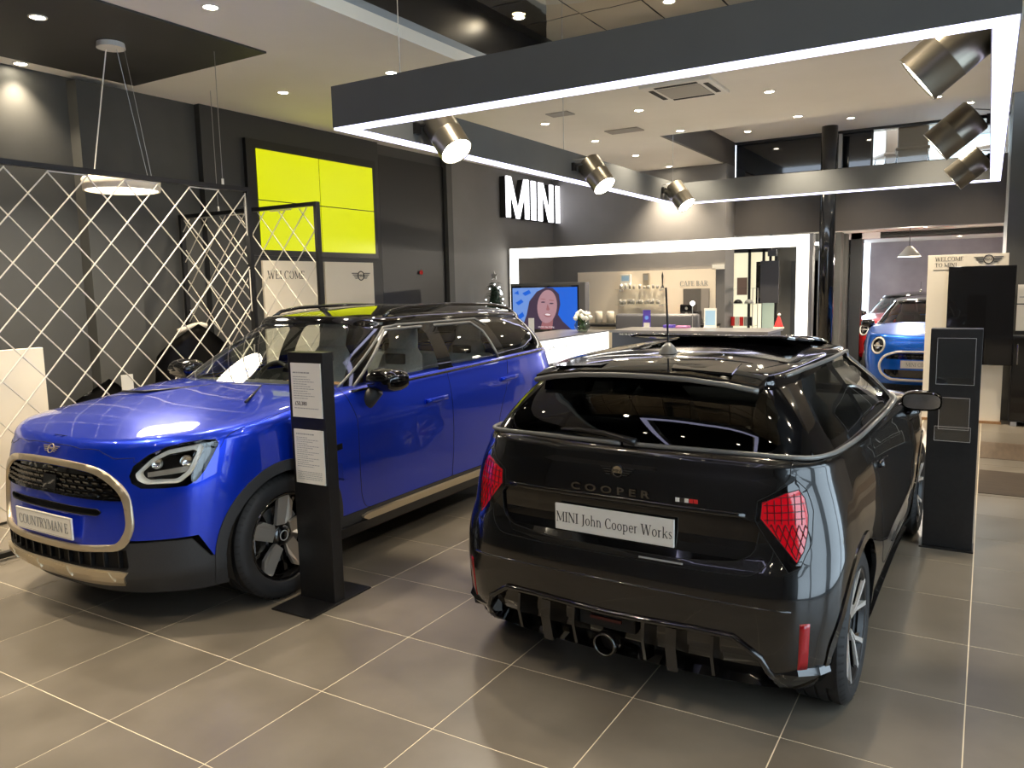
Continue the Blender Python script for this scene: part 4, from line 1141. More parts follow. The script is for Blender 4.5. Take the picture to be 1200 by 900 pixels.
    for sd in (1, -1):
        for x0 in (0, -WB):
            mesh_obj('arch_cladding', T.patch('side', arc(x0, R, .444, -27, 207, 40), arc(x0, R, .383, -30, 210, 40), .008, .03, nv=2, side=sd, step=.03), cladding, root, smooth=False)
    panels(T, 'arch_front', 'arch_liner', cladding, root, g=False); panels(T, 'arch_rear', 'arch_liner', cladding, root, g=False)
    panels(T, 'tail_lamp', 'tail_lamp', red_lens, root)
    ring = T.take('grille_ring'); push(ring, .012); rim_wall(ring, -.02); mesh_obj('grille_surround', ring, champagne, root, smooth=True)
    panel(T, 'grille_panel', 'grille_panel', blue_paint, root, g=False, off=-.008)
    # recessed pans
    for nm, part, m, d in (('grille_mesh', 'upper_grille', gloss_black, .022), ('grille_slot', 'air_slot', matte_black, .03), ('lower_grille', 'lower_grille', matte_black, .035)):
        q = T.take(nm); push(q, -d); rim_wall(q, d); mesh_obj(part, q, m, root, norm=False)
    # grille blocks, staggered rows
    gm = bmesh.new(); zt = spline_table([(0, .845), (.2, .841), (.4, .822), (.5, .77), (.53, .74)])
    for r_ in range(5):
        z = .722 + r_ * .0275
        for k in range(-9, 10):
            y = k * .062 + (r_ % 2) * .031
            if abs(y) > .53 or z > zt(abs(y)) - .012: continue
            p, n = T.proj('front', (y, z), -.010)
            q = [Vector((p.x, y + a_ * .024, z + b_ * .0085)) for a_, b_ in ((-1, -1), (1, -1), (1, 1), (-1, 1))]
            va = [gm.verts.new(v + Vector((.003 * (1 if i > 1 else -1), 0, 0))) for i, v in enumerate(q)]; vb = [gm.verts.new(v - Vector((.014, 0, 0))) for v in q]
            gm.faces.new(va)
            for i in range(4): gm.faces.new((va[i], va[(i + 1) % 4], vb[(i + 1) % 4], vb[i]))
    gb = mesh_obj('grille_blocks', gm, dark_chrome, root); gb['kind'] = 'stuff'
    for k in range(-6, 7):
        p, n = T.proj('front', (k * .085, .40), -.012)
        mesh_obj('grille_fin', bx(p.x - .02, p.x, p.y - .004, p.y + .004, .352, .448), satin_black, root)
    mesh_obj('grille_radar', T.patch('front', [(-.05, .80), (.07, .80)], [(-.05, .722), (.07, .722)], -.004, .01), gloss_black, root)
    # skid plate
    mesh_obj('skid_plate', T.patch('front', [(-.56, .335), (-.5, .345), (0, .348), (.5, .345), (.56, .335)], [(-.50, .262), (-.4, .255), (0, .252), (.4, .255), (.50, .262)], .016, .02), champagne, root, smooth=False)
    for k in (-.42, -.14, .14, .42):
        mesh_obj('skid_rib', T.patch('front', [(k - .05, .340), (k + .05, .340)], [(k - .07, .30), (k + .07, .30)], .021, .01), champagne, root)
    # headlights
    for s_, sd in (('left', 1), ('right', -1)):
        h = bpy.data.objects.new('headlight', None); COL.objects.link(h); h.parent = root; h.empty_display_size = .1
        q = T.take('headlight', s_); push(q, -.035); rim_wall(q, .035); mesh_obj('lamp_housing', q, gloss_black, h, norm=False)
        mesh_obj('lamp_lens', T.take('headlight', s_), lens_glass, h, smooth=True, norm=False)
        a, b, n = dirs(45)
        pts = [(Vector(p).dot(a), Vector(p).dot(b)) for p in gd_out]
        cu_ = sum(p[0] for p in pts) / len(pts); cv_ = sum(p[1] for p in pts) / len(pts)
        pin = [(cu_ + (p[0] - cu_) * .80, cv_ + (p[1] - cv_) * .76) for p in pts]
        bm = bmesh.new(); O = []; I = []
        P1 = roundpoly(pts, .02, 3); P2 = roundpoly(pin, .016, 3)
        for p in P1: O.append(bm.verts.new(T.proj(45, p, -.010, sd)[0]))
        for p in P2: I.append(bm.verts.new(T.proj(45, p, -.016, sd)[0]))
        for i in range(len(O)): bm.faces.new((O[i], O[(i + 1) % len(O)], I[(i + 1) % len(I)], I[i]))
        push(bm, 0); rim_wall(bm, -.012)
        mesh_obj('light_guide', bm, white_plastic, h, smooth=True)
        for (t0, t1, rr) in ((.33, .35, .030), (-.32, .30, .030)):
            p, nn = T.proj(45, (cu_ + t0 * .22, cv_ + .02), -.030, sd)
            bm = bmesh.new(); lathe(bm, [(.001, .0), (rr * .5, .003), (rr * .85, .010), (rr, .016)], 20, 'Y')
            o = mesh_obj('projector', bm, chrome, h, smooth=True); o.location = p
            o.rotation_euler = Vector((nn.x, nn.y, 0)).to_track_quat('Y', 'Z').to_euler()
        mesh_obj('reflector_bar', T.patch(45, [(cu_ - .12, cv_ - .028), (cu_ + .10, cv_ - .005)], [(cu_ - .12, cv_ - .052), (cu_ + .10, cv_ - .035)], -.02, .006, side=sd), alloy_dark, h)
    emblem('badge', .15, champagne, T.proj('front', (.0, .930), .006)[0], ((0, 1, 0), (-.45, 0, .9)), root)
    number_plate(root, 'COUNTRYMAN E', (.862, .0, .545), 1, .53, .115, .075, tilt=0, sx=.80)
    # side furniture
    for sd in (1, -1):
        mesh_obj('sill_strip', T.patch('side', [(-.62, .305), (-.66, .318), (-2.14, .318), (-2.18, .305)], [(-.62, .295), (-.66, .275), (-2.14, .275), (-2.18, .295)], .022, .03, side=sd), champagne, root)
        mesh_obj('sill_skirt', T.patch('side', [(-.42, .27), (-2.28, .27)], [(-.42, .17), (-2.28, .17)], .012, .03, side=sd), satin_black, root)
        for x0, zz in ((-1.30, .93), (-2.28, .975)):
            hd = mesh_obj('door_handle', T.patch('side', roundpoly([(x0, zz + .028), (x0 - .24, zz + .032)], 0), roundpoly([(x0, zz), (x0 - .24, zz + .004)], 0), .022, .024, side=sd), blue_paint, root, smooth=True)
            sm = T.patch('side', [(x0 + .015, zz + .045), (x0 - .25, zz + .05)], [(x0 + .015, zz - .018), (x0 - .25, zz - .015)], .0015, .004, side=sd); mesh_obj('handle_recess', sm, blue_paint, hd)
        mesh_obj('fender_badge', T.patch('side', [(-.30, .80), (-.44, .81)], [(-.30, .765), (-.44, .775)], .006, .01, side=sd), gloss_black, root)
    mirror_unit(root, T, -.78, .855, 1.16, gloss_black, 1.05, 1); mirror_unit(root, T, -.78, .855, 1.16, gloss_black, 1.05, -1)
    # --- greenhouse
    HP = lambda c, n: c.y > .2 and n.y > .12
    G.cut('windscreen', 'front', roundpoly([(-.1, 1.10), (.50, 1.09), (.755, 1.075), (.745, 1.13), (.545, 1.463), (.40, 1.492), (-.1, 1.502)], [0, .1, .05, .02, .06, .1, 0]), pred=lambda c, n: n.x > .18 and c.x > -1.4)
    G.cut('roof', 'top', [(-1.06, -.1), (-1.06, .2), (-1.10, .38), (-1.17, .50), (-1.30, .575), (-2.9, .57), (-3.12, .52), (-3.2, .25), (-3.21, -.1)], pred=lambda c, n: n.z > .3 and c.z > 1.3)
    G.cut('front_glass', 'side', roundpoly([(-.70, 1.118), (-.80, 1.118), (-1.545, 1.132), (-1.560, 1.30), (-1.575, 1.44), (-1.205, 1.437)], [.02, .01, .03, .01, .05, .05]), HP)
    G.cut('rear_glass', 'side', roundpoly([(-1.71, 1.142), (-2.33, 1.158), (-2.285, 1.36), (-2.20, 1.437), (-1.73, 1.44)], [.03, .03, .05, .06, .04]), HP)
    G.cut('quarter_glass', 'side', roundpoly([(-2.47, 1.168), (-3.02, 1.185), (-3.05, 1.36), (-2.96, 1.42), (-2.41, 1.44)], [.03, .04, .05, .05, .03]), HP)
    G.cut('tailgate_glass', 'rear', roundpoly([(-.1, 1.19), (.60, 1.18), (.52, 1.40), (.45, 1.43), (-.1, 1.44)], [0, .05, .04, .05, 0]), pred=lambda c, n: n.x < -.3)
    panel(G, None, 'pillars', gloss_black, root); panel(G, 'roof', 'roof_panel', gloss_black, root)
    panel(G, 'windscreen', 'windscreen', car_glass, root, g=False)
    for nm, m in (('front_glass', side_glass), ('rear_glass', side_glass), ('quarter_glass', dark_glass)): panels(G, nm, 'side_window', m, root, g=False)
    panel(G, 'tailgate_glass', 'rear_window', dark_glass, root, g=False)
    for sd in (1, -1):
        tr = G.line('side', [(-.60, 1.115), (-1.21, 1.462), (-1.35, 1.475), (-2.30, 1.475), (-2.38, 1.42)], .002, sd, .05)
        mesh_obj('window_trim', tb(tr, .009, 6), silver_grey, root, smooth=True)
        mesh_obj('window_trim', tb(T.line('side', [(-.60, 1.098), (-1.6, 1.118), (-2.42, 1.142), (-3.1, 1.16)], .006, sd, .06), .009, 6), gloss_black, root, smooth=True)
        mesh_obj('door_frame', tb(G.line('side', [(-.69, 1.11), (-1.20, 1.447), (-1.57, 1.452)], .001, sd, .05), .011, 6), silver_grey, root, smooth=True)
        mesh_obj('door_frame', tb(G.line('side', [(-1.72, 1.452), (-2.20, 1.45), (-2.29, 1.375), (-2.345, 1.16)], .001, sd, .05), .011, 6), silver_grey, root, smooth=True)
        rl = [G.proj('top', (x, sd * .555), .0)[0] + Vector((0, 0, o)) for x, o in ((-1.28, -.004), (-1.36, .03), (-1.55, .045), (-2.1, .05), (-2.7, .045), (-2.95, .03), (-3.05, -.004))]
        mesh_obj('roof_rail', tb(rl, .014, 8), gloss_black, root, smooth=True)
    # roof glass seam, wipers
    for a_ in (-1, 1):
        w_ = [G.proj('front', (y, z), .012)[0] for y, z in (((-.02, 1.125), (-.35, 1.115), (-.58, 1.105)) if a_ < 0 else ((.60, 1.105), (.3, 1.125), (.05, 1.128)))]
        mesh_obj('wiper', tb(w_, .009, 6), satin_black, root, smooth=True)
    # --- inside
    mesh_obj('floor_pan', bx(-3.0, .45, -.62, .62, .19, .30), matte_black, root); mesh_obj('sill_pan', bx(-2.24, -.45, -.84, .84, .19, .25), matte_black, root)
    liners(root, WB, 0, R, .39, .56, .875)
    bm = bmesh.new(); rows = []
    for (x, z, w_) in ((-.42, 1.02, .70), (-.50, 1.10, .74), (-.72, 1.125, .78), (-.88, 1.10, .78), (-.93, 1.0, .78), (-.92, .80, .78)):
        rows.append([bm.verts.new((x, w_ * k / 4, z - .01 * abs(k) / 4)) for k in range(-4, 5)])
    for a_, b_ in zip(rows, rows[1:]):
        for k in range(8): bm.faces.new((a_[k], a_[k + 1], b_[k + 1], b_[k]))
    mesh_obj('dashboard', bm, dash_dark, root, smooth=True)
    mesh_obj('dash_trim', bx(-.96, -.87, -.05, .76, 1.0, 1.105, .03), dash_tan, root, smooth=True)
    mesh_obj('dash_display', lt([(.001, 0), (.115, 0), (.12, .012), (.001, .014)], 32, 'X'), gloss_black, root, loc=(-.95, 0, 1.12))
    sw = bpy.data.objects.new('steering_wheel', None); COL.objects.link(sw); sw.parent = root; sw.location = (-1.05, -.36, 1.03); sw.rotation_euler = (0, math.radians(-22), 0)
    mesh_obj('wheel_rim', tb([(0, .18 * math.cos(t), .18 * math.sin(t)) for t in [2 * PI * k / 32 for k in range(32)]], .016, 8, closed=True), dash_dark, sw, smooth=True)
    mesh_obj('wheel_centre', bx(-.02, .04, -.17, .17, -.03, .04, .015), dash_dark, sw)
    for y in (-.37, .37): seat(root, -1.55, y, seat_grey, base_z=.66)
    for y in (-.38, .38): seat(root, -2.42, y, seat_grey, base_z=.66, w=.48)
    mesh_obj('rear_bench', bx(-2.55, -2.45, -.68, .68, .6, 1.18, .04), seat_grey, root, smooth=True)
    mesh_obj('cabin_liner', bx(-3.2, -.95, -.80, .80, .30, .62), dash_dark, root)
    for s in (1, -1): mesh_obj('door_card', bx(-2.5, -.9, s * .765, s * .80, .6, 1.10), dash_dark, root)
    w = build_wheel(root, R, .245, .235, 'blade')
    place_wheels(root, w, WB, .885, R, .235)
    return root
suv = build_suv('car', 'large blue five-door car with black roof and cream-rimmed grille, behind the paper price stand', (-.01, 1.3, 0), -PI / 2)
# ---------------------------------------------------------------- the three-door cars
def build_hatch(name, label, loc, rz, pm, roof_m, text, front_ring, rear=True, group=None):
    root = thing(name, label, 'car', loc, rz, group)
    B = Body(HATCH); T = Shell(B.tub()); G = Shell(B.house()); WB = 2.495; R = .318
    T.cut('bonnet', 'top', [(.76, -.1), (.755, .0), (.74, .30), (.68, .46), (.55, .60), (.38, .70), (.1, .765), (-.35, .76), (-.50, .66), (-.40, .50), (-.30, .25), (-.28, -.1)], pred=lambda c, n: n.z > .12 and c.z > .8)
    T.cut('door', 'side', roundpoly([(-.46, 1.1), (-.50, .92), (-.60, .62), (-.62, .32), (-1.72, .32), (-1.93, .52), (-2.0, .78), (-1.92, .93), (-1.93, 1.2)], [0, .05, .1, .06, .1, .1, .12, .05, 0]), SIDEP)
    T.cut('skirt', 'side', [(-.2, .1), (-.2, .245), (-2.3, .245), (-2.3, .1)], SIDEP)
    # rear
    tls = [(-2.831, .652, .995), (-2.914, .538, .916), (-2.925, .533, .842), (-2.916, .650, .665), (-2.889, .690, .686), (-2.848, .718, .764), (-2.825, .718, .890), (-2.823, .692, .960)]
    tl = [(-2.837, .665, .960), (-2.866, .622, .948), (-2.909, .553, .912), (-2.917, .550, .852), (-2.902, .612, .775), (-2.890, .675, .697), (-2.869, .695, .737), (-2.852, .704, .804), (-2.841, .702, .871), (-2.835, .688, .930)]
    T.cut('tailgate', 'rear', roundpoly([(-.1, 1.2), (-.1, .640), (.30, .638), (.56, .642), (.625, .70), (.62, .84), (.60, .93), (.66, 1.0), (.66, 1.2)], [0, 0, .1, .08, .1, .1, .05, .02, 0]))
    T.cut('tail_panel', 'rear', roundpoly([(-.1, .845), (-.1, .665), (.28, .668), (.50, .685), (.56, .72), (.575, .835), (.50, .850)], [0, 0, .05, .06, .05, .02, .02]))
    T.cut('lamp_surround', 150, tls, pred=lambda c, n: c.x < -2.4 and c.y > .3)
    T.cut('tail_lamp', 150, tl, pred=lambda c, n: c.x < -2.4 and c.y > .3)
    dif = roundpoly([(-.1, .395), (.12, .400), (.34, .408), (.50, .405), (.60, .33), (.64, .23), (.64, .12), (-.1, .12)], [0, .02, .05, .06, .05, .02, 0, 0])
    T.cut('diffuser', 'rear', dif)
    T.cut('reflector', 150, [(-2.93, .698, .485), (-2.91, .730, .485), (-2.91, .730, .30), (-2.93, .698, .30)], pred=lambda c, n: c.x < -2.4 and c.y > .3)
    T.cut('hole', 'side', arc(0, R, .362, -60, 240, 30), lambda c, n: c.y > .3); T.cut('hole', 'side', arc(-WB, R, .362, -60, 240, 30), lambda c, n: c.y > .3)
    # front
    go = roundpoly([(-.1, .675), (.32, .672), (.51, .60), (.58, .46), (.55, .33), (.42, .232), (-.1, .225)], [0, .06, .08, .08, .08, .08, 0], 5)
    gi = roundpoly([(-.1, .648), (.31, .645), (.488, .58), (.552, .46), (.525, .345), (.41, .260), (-.1, .253)], [0, .06, .08, .08, .08, .08, 0], 5)
    T.cut('front_ring', 'front', go); T.cut('front_panel', 'front', gi)
    T.cut('front_grille', 'front', roundpoly([(-.1, .640), (.30, .637), (.45, .585), (.48, .545), (-.1, .545)], [0, .04, .04, .01, 0]), keep=[T.ids['front_panel']])
    T.cut('front_intake', 'front', roundpoly([(-.1, .39), (.50, .39), (.50, .34), (.40, .275), (-.1, .27)], [0, .02, .04, .04, 0]), keep=[T.ids['front_panel']])
    cy_, cz_ = .60, .735
    T.cut('headlight', 30, [(.58 * 0 + (-math.sin(math.radians(30)) * .63 + math.cos(math.radians(30)) * .60) + .135 * math.cos(t), cz_ + .135 * math.sin(t)) for t in [2 * PI * k / 28 for k in range(28)]], pred=lambda c, n: c.x > .2 and c.y > .2)
    T.cut('cabin_hole', 'top', [(-.30, -.1), (-.31, .25), (-.36, .46), (-.48, .60), (-.65, .68), (-2.4, .71), (-2.66, .68), (-2.78, .60), (-2.86, -.1)], pred=lambda c, n: n.z > .5 and c.z > .9)
    panel(T, None, 'body_shell', pm, root); panel(T, 'bonnet', 'bonnet', pm, root); panels(T, 'door', 'door', pm, root); panel(T, 'skirt', 'side_skirt', gloss_black, root, g=False)
    panel(T, 'tailgate', 'tailgate', pm, root)
    q = T.take('tail_panel'); push(q, -.012); rim_wall(q, .012); mesh_obj('tail_panel', q, gloss_black, root, smooth=False, norm=False)
    for s_, sd in (('left', 1), ('right', -1)):
        panel(T, 'lamp_surround', 'lamp_surround', gloss_black, root, mirror=s_)
        lamp = panel(T, 'tail_lamp', 'tail_lamp', red_lens, root, mirror=s_, g=False)
        a, b, n = dirs(150)
        if rear:
            P = [(Vector(p).dot(a), Vector(p).dot(b)) for p in tl]
            us = [p[0] for p in P]; u0, u1 = min(us), max(us); z0, z1 = .695, .955
            segs = []
            for k in range(9):
                z = .955 - .027 * (k + 1) if k < 4 else None
                if z: segs.append([(u0, z + .012), (u1, z)])
            for k in range(1, 7): segs.append([(u0 + (u1 - u0) * k / 7, .99), (u0 + (u1 - u0) * k / 7, .835)])
            for k in range(-3, 7):
                ua = u0 + (u1 - u0) * (k + .5) / 7; segs.append([(ua, .835), (ua + (-.085 if u1 > u0 else .085), .66)])
                segs.append([(ua, .835), (ua + .05, .66)])
            bm = bmesh.new()
            for (p, q_) in segs:
                m_ = 14; run = []
                for j in range(m_ + 1):
                    t = j / m_; uv = (p[0] + (q_[0] - p[0]) * t, p[1] + (q_[1] - p[1]) * t)
                    if inpoly(uv[0], uv[1], P): run.append(T.proj(150, uv, .0005, sd)[0])
                    else:
                        if len(run) > 1: tube(bm, run, .0022, 4)
                        run = []
                if len(run) > 1: tube(bm, run, .0022, 4)
            mesh_obj('lens_grooves', bm, red_dark, lamp)
        rf = T.take('reflector', s_); push(rf, .002); rim_wall(rf, -.004); mesh_obj('rear_reflector', rf, red_reflector, root, smooth=True)
        # headlight
        h = bpy.data.objects.new('headlight', None); COL.objects.link(h); h.parent = root; h.empty_display_size = .1
        q = T.take('headlight', s_); push(q, -.03); rim_wall(q, .03); mesh_obj('lamp_housing', q, gloss_black, h, norm=False)
        c0 = (-math.sin(math.radians(30)) * .63 + math.cos(math.radians(30)) * .60, cz_)
        for rr, w_, m_ in ((.112, .012, white_plastic), (.128, .006, chrome)):
            pts = [T.proj(30, (c0[0] + rr * math.cos(t), c0[1] + rr * math.sin(t)), -.006, sd)[0] for t in [2 * PI * k / 28 for k in range(28)]]
            mesh_obj('light_ring', tb(pts, w_, 6, closed=True), m_, h, smooth=True)
        p, nn = T.proj(30, c0, -.02, sd)
        o = mesh_obj('projector', lt([(.001, 0), (.03, .004), (.05, .016)], 20, 'Y'), chrome, h, smooth=True); o.location = p; o.rotation_euler = Vector((nn.x, nn.y, 0)).to_track_quat('Y', 'Z').to_euler()
        mesh_obj('light_bar', T.patch(30, [(c0[0] - .08, cz_ + .006), (c0[0] + .08, cz_ + .006)], [(c0[0] - .08, cz_ - .012), (c0[0] + .08, cz_ - .012)], -.008, .004, side=sd), white_plastic, h)
    # diffuser: recessed tray, fins, lip, exhaust
    q = T.take('diffuser'); push(q, -.05); rim_wall(q, .05); mesh_obj('diffuser', q, gloss_black, root, norm=False)
    if rear:
        top = [(-.60, .345), (-.50, .412), (-.34, .416), (-.12, .408), (0, .404), (.12, .408), (.34, .416), (.50, .412), (.60, .345), (.65, .24)]
        top = [(-.65, .24)] + top
        mesh_obj('diffuser_lip', tb(T.line('rear', top, .004, 1, .04), .012, 8), gloss_black, root, smooth=True)
        for y in (-.43, -.27, -.155, .155, .29, .43):
            x0 = T.proj('rear', (y, .40), 0)[0].x
            big = abs(y) in (.27, .29)
            prof = [(x0 + .05, .40), (x0 - .012, .402), (x0 - .020, .33), (x0 + .01, .235 if not big else .215), (x0 + .09, .22), (x0 + .09, .40)]
            bm = bmesh.new(); extrude_poly(bm, prof, (y - (.006 if not big else .022), y + (.006 if not big else .022)), lambda u, v, w: (u, w, v)); mesh_obj('diffuser_fin', bm, gloss_black, root)
        mesh_obj('exhaust_tip', lt([(.040, -.02), (.040, .10), (.046, .10), (.052, .005), (.050, -.022), (.043, -.028), (.040, -.02)], 32, 'X'), dark_chrome, root, smooth=True, loc=(-3.045, .02, .262))
        mesh_obj('exhaust_bore', lt([(.001, .03), (.040, .03)], 24, 'X'), matte_black, root, loc=(-3.045, .02, .262))
        mesh_obj('exhaust_shield', bx(-3.04, -2.9, -.11, .15, .32, .40, .01), matte_black, root)
        mesh_obj('rear_fog_lamp', bx(-3.052, -3.04, -.05, .09, .360, .372), red_dark, root)
        for s in (1, -1):
            a_ = [(-2.97, s * .62), (-2.95, s * .70), (-2.90, s * .765), (-2.85, s * .79)]
            bm = bmesh.new(); rows = []
            for (x, y) in a_:
                d = Vector((x + 2.3, y, 0)).normalized(); rows.append([bm.verts.new((x + d.x * k, y + d.y * k, z)) for k, z in ((-.03, .31), (.028, .305), (.038, .28), (.0, .245), (-.03, .24))])
            for r0, r1 in zip(rows, rows[1:]):
                for j in range(5): bm.faces.new((r0[j], r0[(j + 1) % 5], r1[(j + 1) % 5], r1[j]))
            bm.faces.new(rows[0]); bm.faces.new(rows[-1][::-1]); mesh_obj('bumper_winglet', bm, gloss_black, root)
        mesh_obj('bumper_crease', tb(T.line('rear', [(-.70, .528), (-.3, .538), (.3, .538), (.70, .528)], -.001, 1, .05), .006, 6), pm, root, smooth=True)
        mesh_obj('tailgate_lip', T.patch('rear', [(-.52, .868), (0, .872), (.52, .868)], [(-.52, .850), (0, .854), (.52, .850)], .010, .012), pm, root, smooth=True)
        text_obj('badge_lettering', 'C O O P E R', .042, dark_chrome, T.proj('rear', (.03, .893), .004)[0], ((0, -1, 0), (0, 0, 1)), root, depth=.002, sx=1.5, spacing=1.05, bold=.001)
        fl = bpy.data.objects.new('flag_badge', None); COL.objects.link(fl); fl.parent = root
        for i, m_ in enumerate((plate_white, gloss_black, plate_white, red_flat, red_flat)):
            pp = T.proj('rear', (-.262 - .018 * i, .892), .003)[0]
            mesh_obj('flag_stripe', bx(pp.x - .003, pp.x, pp.y - .008, pp.y + .008, .884, .900), m_, fl)
        e = emblem('tailgate_badge', .155, dark_chrome, T.proj('rear', (.0, .972), .006)[0], ((0, -1, 0), (.35, 0, .94)), root)
        mesh_obj('badge_disc', lt([(.001, .002), (.021, .002), (.021, -.004)], 24, 'X'), champagne, e, loc=T.proj('rear', (.0, .972), .004)[0])
        number_plate(root, text, (-3.0, .01, .757), -1, .53, .112, .062, sx=.76)
        mesh_obj('tow_cover', T.patch('rear', [(-.30, .655), (-.12, .655)], [(-.30, .648), (-.12, .648)], .003, .006), grey_ink, root)
    # front ring etc.
    ring = T.take('front_ring'); push(ring, .010); rim_wall(ring, -.02); mesh_obj('grille_surround', ring, front_ring, root, smooth=True)
    panel(T, 'front_panel', 'front_panel', pm, root, g=False, off=-.006)
    for nm in ('front_grille', 'front_intake'):
        q = T.take(nm); push(q, -.03); rim_wall(q, .024); mesh_obj(nm, q, gloss_black, root, norm=False)
    if not rear:
        for k in range(-6, 7): mesh_obj('grille_bar', bx(.755, .775, k * .055 - .02, k * .055 + .02, .585, .60), dark_chrome, root)
        number_plate(root, text, (.815, 0, .475), 1, .53, .112, .075, sx=.8)
    panel(T, 'wheel_arch', 'arch', gloss_black, root) if 'wheel_arch' in T.ids else None
    for sd in (1, -1):
        for x0 in (0, -WB):
            mesh_obj('arch_trim', T.patch('side', arc(x0, R, .392, -22, 202, 36), arc(x0, R, .360, -24, 204, 36), .006, .02, nv=1, side=sd, step=.03), gloss_black, root)
        hd = mesh_obj('door_handle', T.patch('side', [(-1.70, .875), (-1.90, .88)], [(-1.70, .848), (-1.90, .853)], .020, .022, side=sd), pm, root, smooth=True)
        mesh_obj('belt_trim', tb([Vector((p[0], sd * p[1], p[2])) for p in belt_pts(B)], .010, 6), silver_grey, root, smooth=True)
        mirror_unit(root, T, -.62, .785, 1.0, gloss_black, .86, sd, arm_m=gloss_black)
        mesh_obj('sill_line', T.patch('side', [(-.42, .235), (-2.12, .235)], [(-.42, .16), (-2.12, .16)], .02, .03, side=sd), gloss_black, root)
    # greenhouse
    HP = lambda c, n: c.y > .2 and n.y > .12
    G.cut('windscreen', 'front', roundpoly([(-.1, .98), (.45, .965), (.655, .93), (.66, 1.0), (.50, 1.295), (.36, 1.33), (-.1, 1.342)], [0, .1, .05, .03, .06, .1, 0]), pred=lambda c, n: n.x > .18 and c.x > -1.3)
    G.cut('quarter_glass', 'side', roundpoly([(-2.60, 1.095), (-2.455, 1.305), (-1.90, 1.325), (-1.86, 1.075)], [.05, .04, .02, .02]), HP)
    G.cut('door_glass', 'side', roundpoly([(-1.77, 1.070), (-1.80, 1.325), (-1.22, 1.318), (-.72, 1.035)], [.02, .03, .06, .03]), HP)
    G.cut('rear_glass', 'rear', roundpoly([(-.1, 1.070), (.52, 1.076), (.605, 1.09), (.575, 1.22), (.535, 1.275), (.44, 1.305), (-.1, 1.315)], [0, .05, .04, .03, .05, .08, 0]), pred=lambda c, n: n.x < -.25 and c.x < -2.2)
    G.cut('roof', 'top', [(-.99, -.1), (-.99, .2), (-1.03, .36), (-1.12, .46), (-1.25, .525), (-2.35, .515), (-2.56, .46), (-2.62, .25), (-2.63, -.1)], pred=lambda c, n: n.z > .3 and c.z > 1.2)
    panel(G, None, 'pillars', gloss_black, root); panel(G, 'roof', 'roof_panel', roof_m, root)
    panel(G, 'windscreen', 'windscreen', car_glass if not rear else side_glass, root, g=False)
    panels(G, 'door_glass', 'side_window', side_glass, root, g=False); panels(G, 'quarter_glass', 'side_window', dark_glass if not rear else tint_glass, root, g=False)
    panel(G, 'rear_glass', 'rear_window', dark_glass, root, g=False)
    for sd in (1, -1):
        rl = G.line('side', [(-.62, 1.03), (-.95, 1.225), (-1.16, 1.333), (-1.35, 1.345), (-2.3, 1.345), (-2.52, 1.338)], .002, sd, .05)
        mesh_obj('roof_trim', tb(rl, .010, 6), silver_grey if rear else gloss_black, root, smooth=True)
    # spoiler
    if True:
        bm = bmesh.new(); up_, lo_ = [], []
        prof = [(-2.50, .0, 0), (-2.62, .008, .5), (-2.74, .006, .8), (-2.83, -.006, 1.0)]
        ys = [-.52, -.50, -.40, -.25, -.1, 0, .1, .25, .40, .50, .52]
        for x, dz, k in prof:
            up_.append([bm.verts.new((x + .07 * (abs(y) / .52) ** 3, y * (1.0 - .03 * k), B.R(x, y) + .006 + dz - .012 * (abs(y) / .52) ** 4)) for y in ys])
        for x, dz, k in prof[::-1]:
            lo_.append([bm.verts.new((x + .012 * k + .07 * (abs(y) / .52) ** 3, y * (1.0 - .03 * k), B.R(x, y) + .006 + dz - .035 * max(.3, k) - .012 * (abs(y) / .52) ** 4)) for y in ys])
        rows = up_ + lo_
        for i in range(len(rows)):
            for j in range(len(ys) - 1): bm.faces.new((rows[i][j], rows[i][j + 1], rows[(i + 1) % len(rows)][j + 1], rows[(i + 1) % len(rows)][j]))
        bm.faces.new([r[0] for r in rows]); bm.faces.new([r[-1] for r in rows][::-1])
        sp = smooth_by_angle(mesh_obj('spoiler', bm, gloss_black, root), 40)
        if rear:
            edge = [(x_, y_, z_) for x_, y_, z_ in [(-2.83 + .07 * (abs(y) / .52) ** 3 - .002, y * .97, B.R(-2.83, y) - .022 - .012 * (abs(y) / .52) ** 4) for y in ys]]
            mesh_obj('spoiler_edge', tb(edge, .012, 6), silver_grey, sp, smooth=True)
            for s in (1, -1):
                V = [(-2.56, s * .38), (-2.76, s * .40), (-2.79, s * .16), (-2.60, s * .12)]
                bm = bmesh.new(); extrude_poly(bm, V, (0, 1), lambda u, v, w: (u, v, B.R(u, v) + (.002 if w == 0 else .011)))
                mesh_obj('spoiler_pad', bm, gloss_black, sp)
    # aerial
    p = Vector((-2.42, 0, B.R(-2.42, 0)))
    bm = bmesh.new(); lathe(bm, [(.001, .05), (.012, .048), (.03, .03), (.045, .0)], 16); mesh_obj('aerial_base', bm, silver_grey if rear else gloss_black, root, smooth=True, loc=p)
    mesh_obj('aerial', tb([p + Vector((0, 0, .04)), p + Vector((-.03, 0, .30 if rear else .22))], .0045, 6), satin_black, root)
    if rear:
        # sunroof glass tilted up, with its frame
        for (xa, xb, za, zb_) in ((-1.90, -1.42, .050, .020), (-1.34, -1.05, .030, .008)):
            bm = bmesh.new(); outl = roundpoly([(xa, -.44), (xa, .44), (xb, .44), (xb, -.44)], .06)
            zf = lambda u, v: B.R(u, 0) + za + (zb_ - za) * (u - xa) / (xb - xa) - .035 * (v / .44) ** 2
            extrude_poly(bm, outl, (0, .012), lambda u, v, w: (u, v, zf(u, v) + w))
            sr = mesh_obj('sunroof_panel', bm, gloss_black, root)
            mesh_obj('sunroof_edge', tb([(u, v, zf(u, v) + .010) for u, v in outl], .005, 5, closed=True), chrome, sr, smooth=True)
